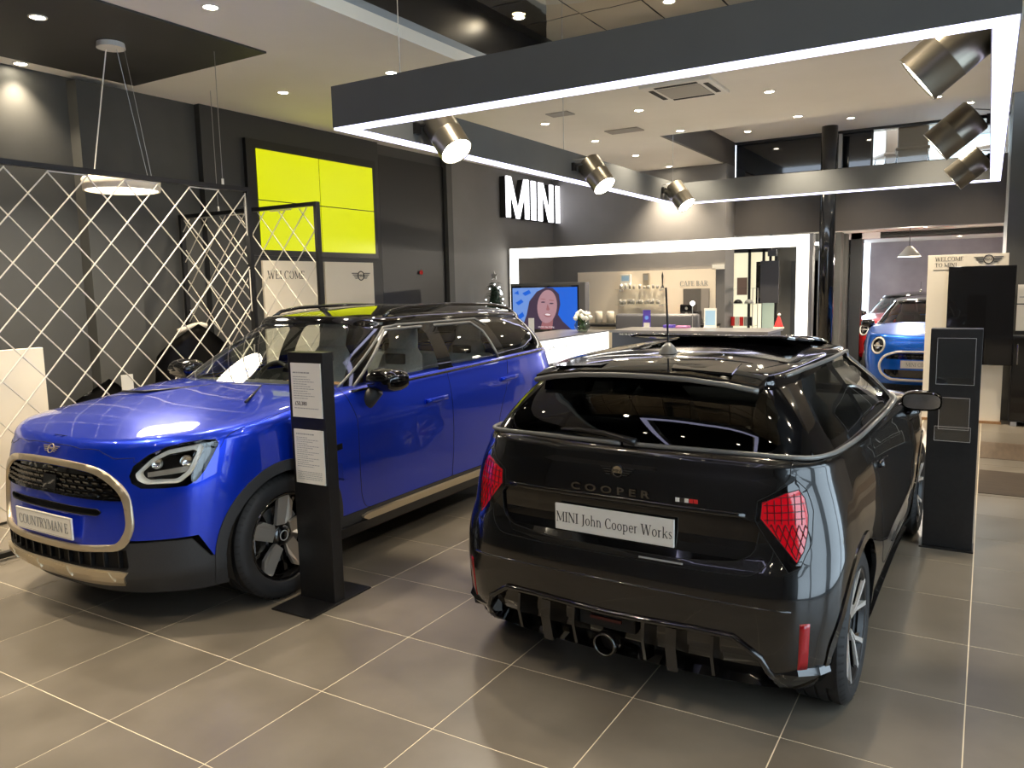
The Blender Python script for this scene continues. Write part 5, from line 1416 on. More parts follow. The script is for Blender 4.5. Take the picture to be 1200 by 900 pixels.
        w_ = [G.proj('rear', q_, .018)[0] for q_ in ((-.02, 1.092), (.08, 1.108), (.20, 1.112))]
        wp = mesh_obj('rear_wiper', tb([G.proj('rear', (-.06, 1.085), .012)[0]] + w_ + [G.proj('rear', (.30, 1.108), .01)[0]], [.018, .016, .011, .008, .004], 8), satin_black, root, smooth=True)
    mesh_obj('floor_pan', bx(-2.6, .45, -.58, .58, .18, .28), matte_black, root); mesh_obj('sill_pan', bx(-2.1, -.42, -.80, .80, .18, .24), matte_black, root)
    mesh_obj('rear_pan', bx(-2.94, -2.45, -.58, .58, .30, .34), matte_black, root)
    liners(root, WB, 0, R, .366, .54, .83)
    mesh_obj('cabin_liner', bx(-2.75, -.8, -.74, .74, .30, .60), dash_dark, root)
    mesh_obj('dashboard', bx(-.85, -.45, -.70, .70, .80, 1.0, .04), dash_dark, root, smooth=True)
    mesh_obj('parcel_shelf', bx(-2.80, -2.35, -.60, .60, .98, 1.0), dash_dark, root)
    for y in (-.36, .36): seat(root, -1.45, y, dash_dark if rear else dash_dark, base_z=.52)
    mesh_obj('rear_bench', bx(-2.35, -2.22, -.60, .60, .5, 1.06, .04), dash_dark, root, smooth=True)
    w = build_wheel(root, R, .232, .215, 'multi' if rear else 'plain')
    place_wheels(root, w, WB, .855, R, .215)
    return root
def belt_pts(B):
    P = crom(HATCH['gh_base'], 5); o = []
    for x, y in P:
        if x < -.36: o.append((x, y + .008, B.H(x, y) + .004))
    return o
tint_glass = glass_mat('tinted_glass', (0.22, 0.24, 0.24), ior=1.5)
h_ = math.radians(88.5)
black_car = build_hatch('car', 'black three-door car seen from behind, with red tail lamps and tilted sunroof', (2.955 + 2.495 * math.cos(h_), 1.66 + 2.495 * math.sin(h_), 0), h_, black_paint, gloss_black, 'MINI John Cooper Works', gloss_black)
far_car = build_hatch('car', 'small bright blue car with round headlamps, half hidden by the cream totem', (3.42, 11.75, 0), -PI / 2, blue_paint2, gloss_black, 'MINI COOPER', white_plastic, rear=False)
red_car = build_hatch('car', 'red car parked behind the small bright blue one', (2.76, 15.75, 0), -PI / 2 - .06, red_paint, gloss_black, 'MINI', gloss_black, rear=False)
# ---------------------------------------------------------------- things in the showroom
# air conditioning cassette and small ceiling plates
ac = thing('air_conditioner', 'square cream air-conditioning cassette in the ceiling inside the canopy frame', 'air conditioner', (1.45, 6.36, 3.7))
mesh_obj('cover', bx(-.36, .36, -.36, .36, -.03, 0, .006), white_plastic, ac); mesh_obj('intake_grille', bx(-.22, .22, -.22, .22, -.036, -.028), mat('grey_grille', (.4, .38, .34), .6), ac)
for a, b, c, d in ((-.31, -.26, -.22, .22), (.26, .31, -.22, .22), (-.22, .22, -.31, -.26), (-.22, .22, .26, .31)): mesh_obj('vent_slot', bx(a, b, c, d, -.034, -.028), matte_black, ac)
sv = tag(mesh_obj('ceiling_vent', bx(-.28, .0, 6.55, 6.75, 3.69, 3.7), mat('vent_grey', (.35, .33, .3), .6)), 'small grey ceiling vent plate left of the air-conditioning cassette', 'vent')
sv = tag(mesh_obj('ceiling_vent', bx(-.15, .3, 7.9, 8.15, 3.688, 3.7), MATS['vent_grey']), 'grey slotted vent plate above the middle left spotlight', 'vent')
# video wall
vw = thing('video_wall', 'video wall of four plain yellow screens in black frame', 'screen', (-2.97, 5.54, 2.76))
mesh_obj('frame', bx(0, .05, -1.10, 1.06, -.62, .67), satin_black, vw)
for a, b in ((-.965, -.004), (.012, .985)):
    for c, d in ((-.555, -.002), (.010, .57)): mesh_obj('screen_panel', bx(.05, .06, a, b, c, d), yellow_screen, vw)
# two welcome boards
for (y0, y1, lb, w_) in ((4.60, 5.46, 'cream wall board with the word welcome, behind the lattice screen', 'WELCOME'), (5.59, 6.50, 'plain cream wall board with winged emblem, beside the welcome board', None)):
    t = thing('wall_board', lb, 'sign', (-2.97, (y0 + y1) / 2, 1.5))
    mesh_obj('board', bx(0, .03, -(y1 - y0) / 2, (y1 - y0) / 2, -1.1, .585, .002), cream, t)
    if w_: serif_text('lettering', w_, .135, ink, (.0305, -.08, .42), ((0, 1, 0), (0, 0, 1)), t, sx=.88)
    else: emblem('emblem', .36, ink, (.033, .20, .41), ((0, 1, 0), (0, 0, 1)), t)
pb = thing('poster', 'narrow cream poster with red and orange print seen through the lattice', 'poster', (-3.0, 4.28, 1.2))
mesh_obj('sheet', bx(0, .02, -.14, .14, -.9, .77), cream, pb)
for k in range(9): mesh_obj('print_mark', bx(.02, .022, -.12 + .02 * (k % 4), -.03 + .03 * (k % 4), .66 - .10 * k, .74 - .10 * k), red_flat if k < 3 else dash_tan, pb)
tag(mesh_obj('wall_light', lt([(.001, 0), (.03, 0), (.035, .02)], 16, 'X'), red_flat, loc=(-2.99, 7.6, 1.96)), 'small red call point on the black wall left of the taupe wall', 'call point')
# wall letters
def letters():
    t = thing('wall_lettering', 'large white lit letters reading MINI on the taupe wall', 'sign', (-2.95, 10.78, 3.23))
    H_, W_ = .68, 1.97; st = .155
    def glyph(ch, y, w):
        if ch == 'I': return [[(y, 0), (y + st, 0), (y + st, H_), (y, H_)]]
        if ch == 'N': return [[(y, 0), (y + st * .9, 0), (y + st * .9, H_), (y, H_)], [(y + w - st * .9, 0), (y + w, 0), (y + w, H_), (y + w - st * .9, H_)], [(y + st * .5, H_), (y + st * 1.15, H_), (y + w - st * .5, 0), (y + w - st * 1.15, 0)]]
        a = st * .82
        return [[(y, 0), (y + a, 0), (y + a, H_), (y, H_)], [(y + w - a, 0), (y + w, 0), (y + w, H_), (y + w - a, H_)], [(y + a * .3, H_), (y + a * 1.25, H_), (y + w / 2 + a * .42, 0), (y + w / 2 - a * .42, 0)], [(y + w - a * .3, H_), (y + w - a * 1.25, H_), (y + w / 2 - a * .42, 0), (y + w / 2 + a * .42, 0)]]
    for ch, y, w in (('M', -1.0, .76), ('I', -.145, st), ('N', .11, .56), ('I', .785, st)):
        bm = bmesh.new(); bs = bmesh.new()
        for pl in glyph(ch, y, w):
            if pl[0][0] > pl[1][0]: pl = pl[::-1]
            extrude_poly(bm, pl, (.13, .15), lambda u, v, ww: (ww, u, v - H_ / 2)); extrude_poly(bs, pl, (.012, .13), lambda u, v, ww: (ww, u, v - H_ / 2))
        o = mesh_obj('letter', bm, sign_emit, t); mesh_obj('letter_body', bs, matte_black, o)
letters()
# lattice screens
def lattice(label, y0, y1, z0, z1, to3, phase, suspend):
    t = thing('lattice_screen', label, 'screen', (0, 0, 0))
    fr = .035
    def rect(a, b, c, d, name, dep=.025):
        bm = bmesh.new(); P = [(a, c), (b, c), (b, d), (a, d)]; extrude_poly(bm, P, (-dep, dep), lambda u, v, w: to3(u, v, w)); mesh_obj(name, bm, satin_black, t)
    rect(y0, y1, z1 - fr, z1, 'frame_rail'); rect(y0, y1, z0, z0 + fr, 'frame_rail'); rect(y0, y0 + fr, z0 + fr, z1 - fr, 'frame_post'); rect(y1 - fr, y1, z0 + fr, z1 - fr, 'frame_post')
    a0, a1, b0, b1 = y0 + fr + .01, y1 - fr - .01, z0 + fr + .01, z1 - fr - .012
    sl = 1.11; r = .0050; px_, pz = .278, .309
    for fam in (1, -1):
        for k in range(-30, 40):
            # line through (phase + k*px, 2.42)
            c0 = phase + k * px_; pts = []
            za, zb = b0, b1
            ya = c0 + fam * (za - 2.42) / sl; yb = c0 + fam * (zb - 2.42) / sl
            lo, hi = (ya, za), (yb, zb)
            def clipat(P, Q):
                (x1, z1_), (x2, z2) = P, Q
                if x1 < a0:
                    f = (a0 - x1) / (x2 - x1); x1, z1_ = a0, z1_ + (z2 - z1_) * f
                if x1 > a1:
                    f = (a1 - x1) / (x2 - x1); x1, z1_ = a1, z1_ + (z2 - z1_) * f
                return x1, z1_
            if max(ya, yb) < a0 + .01 or min(ya, yb) > a1 - .01: continue
            p = clipat(lo, hi); q = clipat(hi, p)
            if math.hypot(p[0] - q[0], p[1] - q[1]) < .06: continue
            w = .009 * fam
            mesh_obj('rod', tb([to3(p[0], p[1], w), to3(q[0], q[1], w)], r, 6), rod_cream, t)
    k = 0
    y = phase + .135
    while y + .28 < a1 + .05:
        if y > a0: mesh_obj('rod_bend', tb([to3(y, b1, .009), to3(min(y + .28, a1), b1, .009)], r, 6), rod_cream, t)
        y += .556
    for z in (b1, b1 - .65, b1 - 1.30, b1 - 1.95):
        if z - .36 > b0: mesh_obj('rod_bend', tb([to3(a1, z, .009), to3(a1, z - .36, .009)], r, 6), rod_cream, t)
    for y in suspend:
        mesh_obj('hanging_wire', tb([to3(y, z1, 0), to3(y, 3.69, 0)], .003, 5), wire_mat, t)
        mesh_obj('wire_grip', tb([to3(y, z1, 0), to3(y, z1 + .05, 0)], .010, 6), white_plastic, t)
    return t
lattice('tall black-framed lattice screen of crossed cream rods on the left beyond the blue car', -.45, 3.04, .02, 2.62, lambda u, v, w: (-1.3 + w, u, v), 1.20, (.6, 2.78))
lattice('second lattice screen of cream rods standing crosswise in front of the welcome board', -3.0, -1.04, .02, 2.53, lambda u, v, w: (u, 3.60 - w, v), -2.9, (-2.4,))
# left corner furniture
dk = thing('reception_desk', 'cream panelled desk end behind the lattice at the left edge', 'desk', (-2.2, .9, 0))
mesh_obj('side_panel', bx(-.03, .03, -.9, .76, .02, 1.33, .004), cream, dk); mesh_obj('desk_top', bx(-.6, -.03, -.9, .76, .70, .74), cream, dk)
mesh_obj('grey_panel', bx(.032, .036, -.9, .30, .05, 1.05), mat('grey_patch', (.3, .29, .28), .6), dk)  # thin grey sheet over part of the cream side panel
mesh_obj('low_cabinet', bx(-.4, .0, .78, .98, .02, .72, .01), cream, dk)
def armchair(name, label, loc, rz, s=1.0, tall=False):
    t = thing(name, label, 'chair', loc, rz)
    bm = bmesh.new(); rows = []
    H_ = 1.42 if tall else .95
    for k in range(9):
        z = .42 + (H_ - .42) * k / 8; row = []
        for j in range(13):
            a = PI * (.08 + .84 * j / 12) + PI / 2; rr = .36 * s * (1 + .08 * math.sin(k / 8 * PI)); row.append(bm.verts.new((rr * math.cos(a) - .06 * k / 8, rr * math.sin(a), z - (.30 * abs(j - 6) / 6 if k == 8 else .30 * abs(j - 6) / 6 * k / 8))))
        rows.append(row)
    for a, b in zip(rows, rows[1:]):
        for j in range(12): bm.faces.new((a[j], a[j + 1], b[j + 1], b[j]))
    thicken(bm, .035); mesh_obj('shell_back', bm, satin_black, t, smooth=True)
    mesh_obj('seat_cushion', bx(-.28, .30, -.29, .29, .40, .52, .05), cream if tall else satin_black, t, smooth=True)
    if tall:
        mesh_obj('head_cushion', tb([(-.08 + .37 * math.cos(a), .37 * math.sin(a), 1.42 - .16 * abs(a - PI) / 1.3) for a in [PI - .2 + .15 * k for k in range(6)]], .025, 6), cream, t, smooth=True)
    mesh_obj('pedestal', lt([(.25, 0), (.25, .02), (.04, .04), (.035, .40)], 24), satin_black, t, smooth=True)
    return t
armchair('armchair', 'black curved armchair behind the cream desk end', (-2.62, 2.22, 0), math.radians(-60))
armchair('armchair', 'tall black hooded chair with cream cushions beyond the lattice screens', (-2.35, 3.12, 0), math.radians(-50), 1.0, True)
tbk = thing('side_table', 'low black table carrying a white card holder behind the lattice', 'table', (-1.95, 2.45, 0))
mesh_obj('table_top', bx(-.25, .25, -.3, .15, .84, .87, .005), satin_black, tbk); mesh_obj('pedestal', lt([(.2, 0), (.2, .02), (.03, .03), (.03, .84)], 20), satin_black, tbk)
ch = thing('card_holder', 'white card in clear stand on the low black table', 'sign', (-1.98, 2.22, .87))
mesh_obj('card', bx(-.003, .003, -.05, .055, .0, .19), paper, ch); mesh_obj('stand_foot', bx(-.04, .04, -.055, .06, 0, .006), acrylic, ch)
# price stands
ps = thing('price_stand', 'tall black display stand with two printed price sheets beside the blue car', 'stand', (1.062, 1.35, 0), math.radians(1.5))
mesh_obj('column', bx(-.128, .128, -.035, .045, .008, 1.40, .002), stand_black, ps); mesh_obj('base_plate', bx(-.145, .145, -.24, .25, 0, .010, .001), stand_black, ps)
def sheet(nm, x0, x1, z0, z1, lines, price=None):
    s = mesh_obj(nm, bx(x0, x1, -.041, -.0352, z0, z1), paper, ps)
    bm = bmesh.new(); rr = random.Random(len(nm) + int(z0 * 100))
    for z, a, b, h in lines:
        x = x0 + .016 + a; e = x0 + .016 + b
        while x < e:
            w = rr.uniform(.006, .02); box(bm, x, min(x + w, e), -.0418, -.0410, z - h / 2, z + h / 2); x += w + .004
    g = mesh_obj('print_lines', bm, grey_ink, s); g['kind'] = 'stuff'
    if price: text_obj('price', price, .032, ink, (x0 + .020, -.0415, z0 + .075), ((1, 0, 0), (0, 0, 1)), s, depth=.0005, align='LEFT', sx=.85)
    return s
sheet('price_sheet', -.103, .113, 1.045, 1.342, [(1.342 - .052, 0, .12, .007)] + [(1.342 - .075 - .013 * k, 0, .10 + .05 * ((k * 7) % 3) / 2, .0035) for k in range(10)] + [(1.045 + .05, 0, .175, .004)], '£50,380')
sheet('detail_sheet', -.103, .110, .676, .977, [(.977 - .025, 0, .13, .006)] + [(.977 - .045 - .0115 * k, 0, .08 + .04 * ((k * 5) % 3), .003) for k in range(15)] + [(.676 + .065 - .010 * k, 0, .178, .0028) for k in range(5)])
lh = mesh_obj('leaflet_pocket', bx(.075, .155, .048, .052, .69, .785), acrylic, ps); mesh_obj('pocket_base', bx(.075, .155, .048, .085, .688, .692), acrylic, ps)
pr = thing('brochure_stand', 'tall black display stand with two empty clear pockets right of the black car', 'stand', (4.047, 3.93, 0), 0)
mesh_obj('column', bx(-.140, .142, -.07, .07, .01, 1.408, .002), stand_black, pr); mesh_obj('base_plate', bx(-.155, .15, -.10, .10, 0, .010), stand_black, pr)
def pocket(x0, x1, z0, z1, d):
    k = mesh_obj('clear_pocket', bx(x0, x1, -.076 - d, -.073 - d, z0, z1), acrylic, pr)
    bm = bmesh.new()
    for q in ([(x0, z0), (x1, z0)], [(x0, z0), (x0, z1)], [(x1, z0), (x1, z1)], [(x0, z1), (x1, z1)]): tube(bm, [(q[0][0], -.075 - d, q[0][1]), (q[1][0], -.075 - d, q[1][1])], .0016, 4)
    mesh_obj('pocket_edge', bm, silver, k)
    mesh_obj('pocket_side', bx(x0, x0 + .002, -.076 - d, -.07, z0, z1), acrylic, k); mesh_obj('pocket_side', bx(x1 - .002, x1, -.076 - d, -.07, z0, z1), acrylic, k); mesh_obj('pocket_floor', bx(x0, x1, -.076 - d, -.07, z0, z0 + .003), acrylic, k)
pocket(-.100, .108, 1.063, 1.352, .012); pocket(-.076, .090, .78, .980, .012); pocket(-.095, .102, .709, .80, .035)
# portal of light
po = thing('light_portal', 'large white glowing rectangular portal frame around the counter', 'portal', (0, 10, 0))
PX0, PX1, PZ, pw = -2.90, 2.02, 2.365, .165
mesh_obj('frame_top', bx(PX0, PX1 + .05, .012, .18, PZ - pw, PZ + .01), wall_taupe, po); mesh_obj('frame_side', bx(PX1 - pw, PX1 + .05, .012, .18, 0, PZ - pw), wall_taupe, po); mesh_obj('frame_side', bx(PX0 - .04, PX0 + pw, .012, .18, 0, PZ - pw), wall_taupe, po)
mesh_obj('light_face', bx(PX0, PX1, 0, .012, PZ - pw, PZ), portal_white, po); mesh_obj('light_face', bx(PX1 - pw, PX1, 0, .012, .02, PZ - pw), portal_white, po); mesh_obj('light_face', bx(PX0, PX0 + pw, 0, .012, .02, PZ - pw), portal_white, po)
# counter with lit front
ct = thing('lit_counter', 'white counter with glowing front panel beside the television', 'counter', (-.25, 6.2, 0))
mesh_obj('counter_top', bx(-.75, .02, -.03, 2.05, 1.085, 1.10), counter_grey, ct); mesh_obj('light_panel', bx(-.01, .0, 0, 2.02, .80, 1.084), counter_emit, ct); mesh_obj('counter_body', bx(-.72, -.011, 0, 2.02, 0, 1.084), counter_grey, ct); mesh_obj('counter_plinth', bx(-.01, .001, 0, 2.02, .0, .795), counter_grey, ct)
mesh_obj('yellow_roundel', lt([(.001, .012), (.055, .012), (.055, .0)], 24, 'X'), yellow_flat, ct, loc=(.0, .06, .985)); text_obj('lettering', 'NEW ELECTRIC', .085, mat('pale_grey_ink', (.5, .52, .55), .5), (.008, .52, .98), ((0, 1, 0), (0, 0, 1)), ct, sx=.9)
br = thing('cafe_counter', 'long grey-topped bar counter with dark front inside the light portal', 'counter', (.85, 8.6, 0))
mesh_obj('counter_top', bx(-1.08, 1.05, -.40, .42, 1.07, 1.10), counter_grey, br); mesh_obj('counter_front', bx(-1.06, 1.03, -.36, .38, 0, 1.07), navy, br)
text_obj('lettering', 'MIND THE STEP', .035, plate_white, (-.86, -.362, 1.045), ((1, 0, 0), (0, 0, 1)), br, sx=.75, depth=.001)
# television panel
tv = thing('television', 'television in dark freestanding panel showing a smiling person in dark hooded top', 'television', (-1.38, 8.5, 0))
mesh_obj('panel', bx(-.62, .63, .02, .16, 0, 1.765, .004), tv_grey, tv); mesh_obj('bezel', bx(-.585, .53, 0, .02, 1.06, 1.725), gloss_black, tv)
scb = mat('video_blue', (.01, .02, .05), .4, emit=.36, ecol=(.01, .15, .85)); scl = mat('video_light_blue', (.02, .03, .05), .4, emit=.36, ecol=(.20, .38, .9)); skin = mat('video_skin', (.04, .03, .03), .4, emit=.38, ecol=(.50, .28, .32)); hair = mat('video_hair', (.01, .01, .01), .4, emit=.5, ecol=(.05, .03, .06)); skin_d = mat('video_skin_shade', (.02, .01, .01), .4, emit=.5, ecol=(.30, .12, .13)); teeth = mat('video_teeth', (.05, .05, .05), .4, emit=.5, ecol=(.8, .68, .7))
screen = mesh_obj('screen', bx(-.57, .515, -.004, 0, 1.085, 1.70), scb, tv)
def flat(nm, pts, m, d):
    bm = bmesh.new(); extrude_poly(bm, pts, (-.004 - d, -.003 - d), lambda u, v, w: (u, w, v)); mesh_obj(nm, bm, m, screen)
def ell(cx, cz, a, b, n=24, rot=0): return [(cx + a * math.cos(t) * math.cos(rot) - b * math.sin(t) * math.sin(rot), cz + a * math.cos(t) * math.sin(rot) + b * math.sin(t) * math.cos(rot)) for t in [2 * PI * k / n for k in range(n)]]
flat('picture_sky', [(-.57, 1.70), (-.57, 1.085), (-.35, 1.085), (-.2, 1.45), (.0, 1.70)], scl, .0005)
for q in ([(-.52, 1.48), (-.42, 1.53), (-.38, 1.49), (-.47, 1.44)], [(-.40, 1.62), (-.28, 1.67), (-.25, 1.62), (-.35, 1.58)], [(-.55, 1.62), (-.47, 1.66), (-.46, 1.60)], [(-.50, 1.28), (-.40, 1.34), (-.37, 1.28), (-.45, 1.23)]): flat('picture_patch', q, scb, .001)
flat('picture_hair', [(-.42, 1.085), (-.33, 1.30), (-.28, 1.50), (-.15, 1.64), (.0, 1.70), (.12, 1.69), (.22, 1.60), (.24, 1.45), (.20, 1.30), (.28, 1.20), (.42, 1.085)], hair, .0015)
flat('picture_face', ell(.02, 1.42, .165, .245, 28, -.12), skin, .002); flat('picture_neck', [(-.10, 1.085), (-.05, 1.25), (.12, 1.25), (.10, 1.085)], skin_d, .0018)
for cx in (-.045, .095): flat('picture_eye', ell(cx, 1.485 - .02 * (cx > 0), .036, .010), hair, .003); flat('picture_brow', ell(cx, 1.53 - .02 * (cx > 0), .045, .007, rot=-.1), skin_d, .003)
flat('picture_nose', [(.03, 1.46), (.065, 1.375), (.04, 1.36), (.005, 1.37)], skin_d, .003); flat('picture_mouth', ell(.03, 1.295, .062, .030, rot=-.08), skin_d, .003); flat('picture_teeth', ell(.03, 1.302, .048, .014, rot=-.08), teeth, .0035)
text_obj('picture_caption', 'electric city driving', .035, teeth, (0, -.008, 1.12), ((1, 0, 0), (0, 0, 1)), screen, depth=.0005)
# leaflet, flowers on the lit counter
pl = thing('leaflet_stand', 'white leaflet in upright stand on the lit counter', 'sign', (-.52, 6.55, 1.10)); mesh_obj('card', bx(-.035, .035, -.004, .004, 0, .24), paper, pl, rot=(0, 0, .5)); mesh_obj('foot', bx(-.05, .08, -.05, .05, 0, .006), silver, pl)
fv = thing('flower_vase', 'glass bowl of white flowers on the end of the lit counter', 'vase', (-.42, 7.75, 1.10))
mesh_obj('bowl', lt([(.001, 0), (.06, .005), (.105, .06), (.11, .10), (.085, .15), (.07, .17)], 28), glass_mat('vase_glass', (.62, .68, .62), ior=1.6), fv, smooth=True)
rr = random.Random(3)
for k in range(26):
    a = rr.uniform(0, 2 * PI); d = rr.uniform(0, .15); z = .27 - d * .6 + rr.uniform(-.015, .03)
    bm = bmesh.new(); bmesh.ops.create_icosphere(bm, subdivisions=1, radius=.036)
    for v in bm.verts: v.co *= rr.uniform(.75, 1.1)
    mesh_obj('blossom', bm, petal_white, fv, loc=(d * math.cos(a), d * math.sin(a), z), smooth=True)
for k in range(9): a = k * .7; mesh_obj('flower_stem', tb([(.05 * math.cos(a), .05 * math.sin(a), .02), (.03 * math.cos(a + 2), .03 * math.sin(a + 2), .20)], .004, 5), leaf_green, fv)
for k in range(6):
    a = k * 1.05; mesh_obj('leaf', tb([(0, 0, .12), (.08 * math.cos(a), .08 * math.sin(a), .20), (.15 * math.cos(a), .15 * math.sin(a), .19)], [.006, .02, .002], 4), leaf_green, fv)
# things on the cafe counter
def card(nm, label, x, y, z, w, h, m, cat='sign', base=True, band=None, rz=0):
    t = thing(nm, label, cat, (x, y, z), rz); mesh_obj('card', bx(-w / 2, w / 2, -.004, .004, .0, h), m, t)
    if base: mesh_obj('foot', bx(-w / 2, w / 2, -.03, .03, 0, .008), paper, t)
    if band: mesh_obj('print_band', bx(-w / 2 * .8, w / 2 * .8, -.006, -.004, h * band[0], h * band[1]), band[2], t)
    return t
pc = card('purple_sign', 'narrow purple card sign standing on the cafe counter', .04, 8.9, 1.10, .115, .25, purple, band=(.0, .28, paper)); mesh_obj('print_disc', lt([(.001, -.006), (.03, -.006)], 16, 'Y'), scl, pc, loc=(0, 0, .14))
card('framed_leaflet', 'white framed colourful leaflet on the right part of the cafe counter', .93, 9.0, 1.10, .17, .27, paper, band=(.12, .88, pale_blue), rz=.1)
tag(mesh_obj('purple_box', bx(.30, .45, 8.85, 8.95, 1.10, 1.14, .004), purple), 'small purple box lying on the cafe counter', 'box'); tag(mesh_obj('pink_napkins', bx(.50, .68, 8.80, 8.92, 1.10, 1.13, .004), mat('pink_paper', (.5, .2, .4), .6)), 'pink stack of paper lying beside the purple box', 'paper')
gh = thing('table_globe_lamp', 'small globe lamp on thin stem behind the cafe counter', 'lamp', (.48, 9.6, 0)); bm = bmesh.new(); bmesh.ops.create_uvsphere(bm, u_segments=16, v_segments=10, radius=.032); mesh_obj('globe', bm, can_emit, gh, loc=(0, 0, 1.42), smooth=True); mesh_obj('stem', tb([(0, 0, 0), (0, 0, 1.38)], .006, 6), silver, gh); mesh_obj('foot', lt([(.001, .012), (.09, .012), (.09, 0)], 20), silver, gh)
hat = thing('party_hat', 'red pointed santa hat with white bobble at the right end of the counter', 'hat', (1.86, 8.95, 1.10)); mesh_obj('cone', lt([(.065, 0), (.048, .06), (.024, .13), (.008, .17)], 20), red_flat, hat, smooth=True); bm = bmesh.new(); bmesh.ops.create_icosphere(bm, subdivisions=2, radius=.022); mesh_obj('bobble', bm, petal_white, hat, loc=(.005, 0, .18)); mesh_obj('brim', lt([(.06, 0), (.07, 0), (.07, .02), (.062, .022)], 20), petal_white, hat)
# cafe wall
cp = thing('cafe_signboard', 'wide cream wall signboard lettered cafe bar behind the counter', 'panel', (-1.1, 11.69, 0))
mesh_obj('board', bx(-1.32, 1.30, -.03, 0, 0, 1.955), cream_wall, cp); serif_text('lettering', 'CAFE BAR', .125, grey_ink, (.92, -.032, 1.71), ((1, 0, 0), (0, 0, 1)), cp, sx=.86)
tag(mesh_obj('direction_sign', bx(.14, .345, 11.66, 11.70, 1.94, 2.02), paper), 'small white direction sign at the top right of the cafe panel', 'sign')
for i, (z, lb) in enumerate(((1.63, 'upper clear glass wall shelf holding cups and boxes'), (1.36, 'lower clear glass wall shelf crowded with glassware'))):
    sh = thing('wall_shelf', lb, 'shelf', (-1.1, 11.56, z)); mesh_obj('shelf_board', bx(-.48, .44, -.1, .09, -.012, 0), acrylic, sh)
    for x in (-.40, .36): mesh_obj('shelf_bracket', bx(x, x + .02, -.08, .09, -.04, -.012), silver, sh)
    rr = random.Random(5 + i); n = 9 if i == 0 else 15
    for k in range(n):
        x = -1.1 - .42 + .80 * (k + .3) / n
        g = thing('drinking_glass', ('small clear glass standing on the upper wall shelf' if i == 0 else 'small clear glass standing on the lower wall shelf'), 'glass', (x, 11.53 + rr.uniform(-.03, .03), z), group='glassware on the %s shelf' % ('upper' if i == 0 else 'lower'))
        hh = rr.uniform(.05, .10); mesh_obj('glass_body', lt([(.001, .002), (.022, .002), (.028, hh), (.025, hh), (.02, .006), (.001, .006)], 14), mat('sparkle_glass', (.55, .52, .46), .1, .5) if 'sparkle_glass' not in MATS else MATS['sparkle_glass'], g, smooth=True)
def bx_thing(nm, label, cat, x, y, z, w, d, h, m, m2=None):
    t = thing(nm, label, cat, (x, y, z)); mesh_obj('body', bx(-w / 2, w / 2, -d / 2, d / 2, 0, h, .003), m, t)
    if m2: mesh_obj('print_label', bx(-w / 2 * .7, w / 2 * .7, -d / 2 - .002, -d / 2, h * .55, h * .9), m2, t)
    return t
bx_thing('gift_box', 'white and blue box on the upper glass shelf', 'box', -1.42, 11.60, 1.635, .20, .06, .26, paper, pale_blue)
bx_thing('picture_tin', 'narrow patterned tin on the upper glass shelf', 'tin', -1.03, 11.60, 1.635, .11, .05, .27, mat('tin_grey', (.3, .26, .2), .4), grey_ink)
vs_ = thing('dark_figurine', 'slim black ornament at the right of the upper glass shelf', 'ornament', (-.72, 11.58, 1.635)); mesh_obj('figure', lt([(.04, 0), (.03, .02), (.008, .06), (.012, .15), (.018, .22), (.006, .27), (.001, .29)], 12), satin_black, vs_, smooth=True)
ni = thing('coffee_niche', 'dark recessed niche with coffee machine on the cream cafe panel', 'niche', (-.12, 11.655, 0)); mesh_obj('niche_back', bx(-.24, .22, -.02, 0, 1.08, 1.62), mat('niche_grey', (.12, .11, .10), .5), ni); mesh_obj('niche_edge', bx(.08, .22, -.025, -.02, 1.08, 1.62), mat('niche_light', (.3, .27, .24), .5), ni)
cm_ = thing('coffee_machine', 'black coffee machine with two round lights', 'coffee machine', (-.15, 11.42, 1.02)); mesh_obj('body', bx(-.15, .08, -.14, .12, 0, .34, .02), gloss_black, cm_); mesh_obj('side_tank', bx(.08, .16, -.10, .10, 0, .22, .01), satin_black, cm_)
for z in (.18, .27): mesh_obj('light', lt([(.001, -.145), (.025, -.145)], 14, 'Y'), silver, cm_, loc=(-.03, 0, z))
bc = thing('back_counter', 'dark-topped back counter under the cafe panel', 'counter', (-.9, 11.35, 0)); mesh_obj('top', bx(-1.5, 1.2, -.3, .3, .98, 1.02), satin_black, bc); mesh_obj('body', bx(-1.48, 1.18, -.27, .3, 0, .98), cream, bc)
sf = thing('sofa_back', 'long low dark bench backrest behind the cafe counter', 'bench', (-.35, 10.8, 0)); mesh_obj('backrest', bx(-.9, .55, -.1, .1, .5, 1.22, .05), tv_grey, sf, smooth=True); mesh_obj('seat', bx(-.9, .55, -.6, -.1, 0, .5, .04), tv_grey, sf)
tag(mesh_obj('red_box', bx(-.50, -.34, 11.3, 11.4, 1.02, 1.08, .004), red_flat), 'small red packet left of the coffee machine', 'box'); tag(mesh_obj('brown_mug', lt([(.001, 0), (.03, 0), (.035, .09), (.03, .09)], 14), dash_dark, loc=(-.62, 11.35, 1.02)), 'small dark mug left of the red packet', 'mug')
for k, x in enumerate((-1.85, -1.62)): tag(mesh_obj('canister', lt([(.001, 0), (.07, 0), (.07, .20), (.06, .22), (.001, .22)], 18), cream, loc=(x, 11.35, 1.02), smooth=True), ('cream canister at the left end of the back counter', 'second cream canister beside the first on the back counter')[k], 'canister')
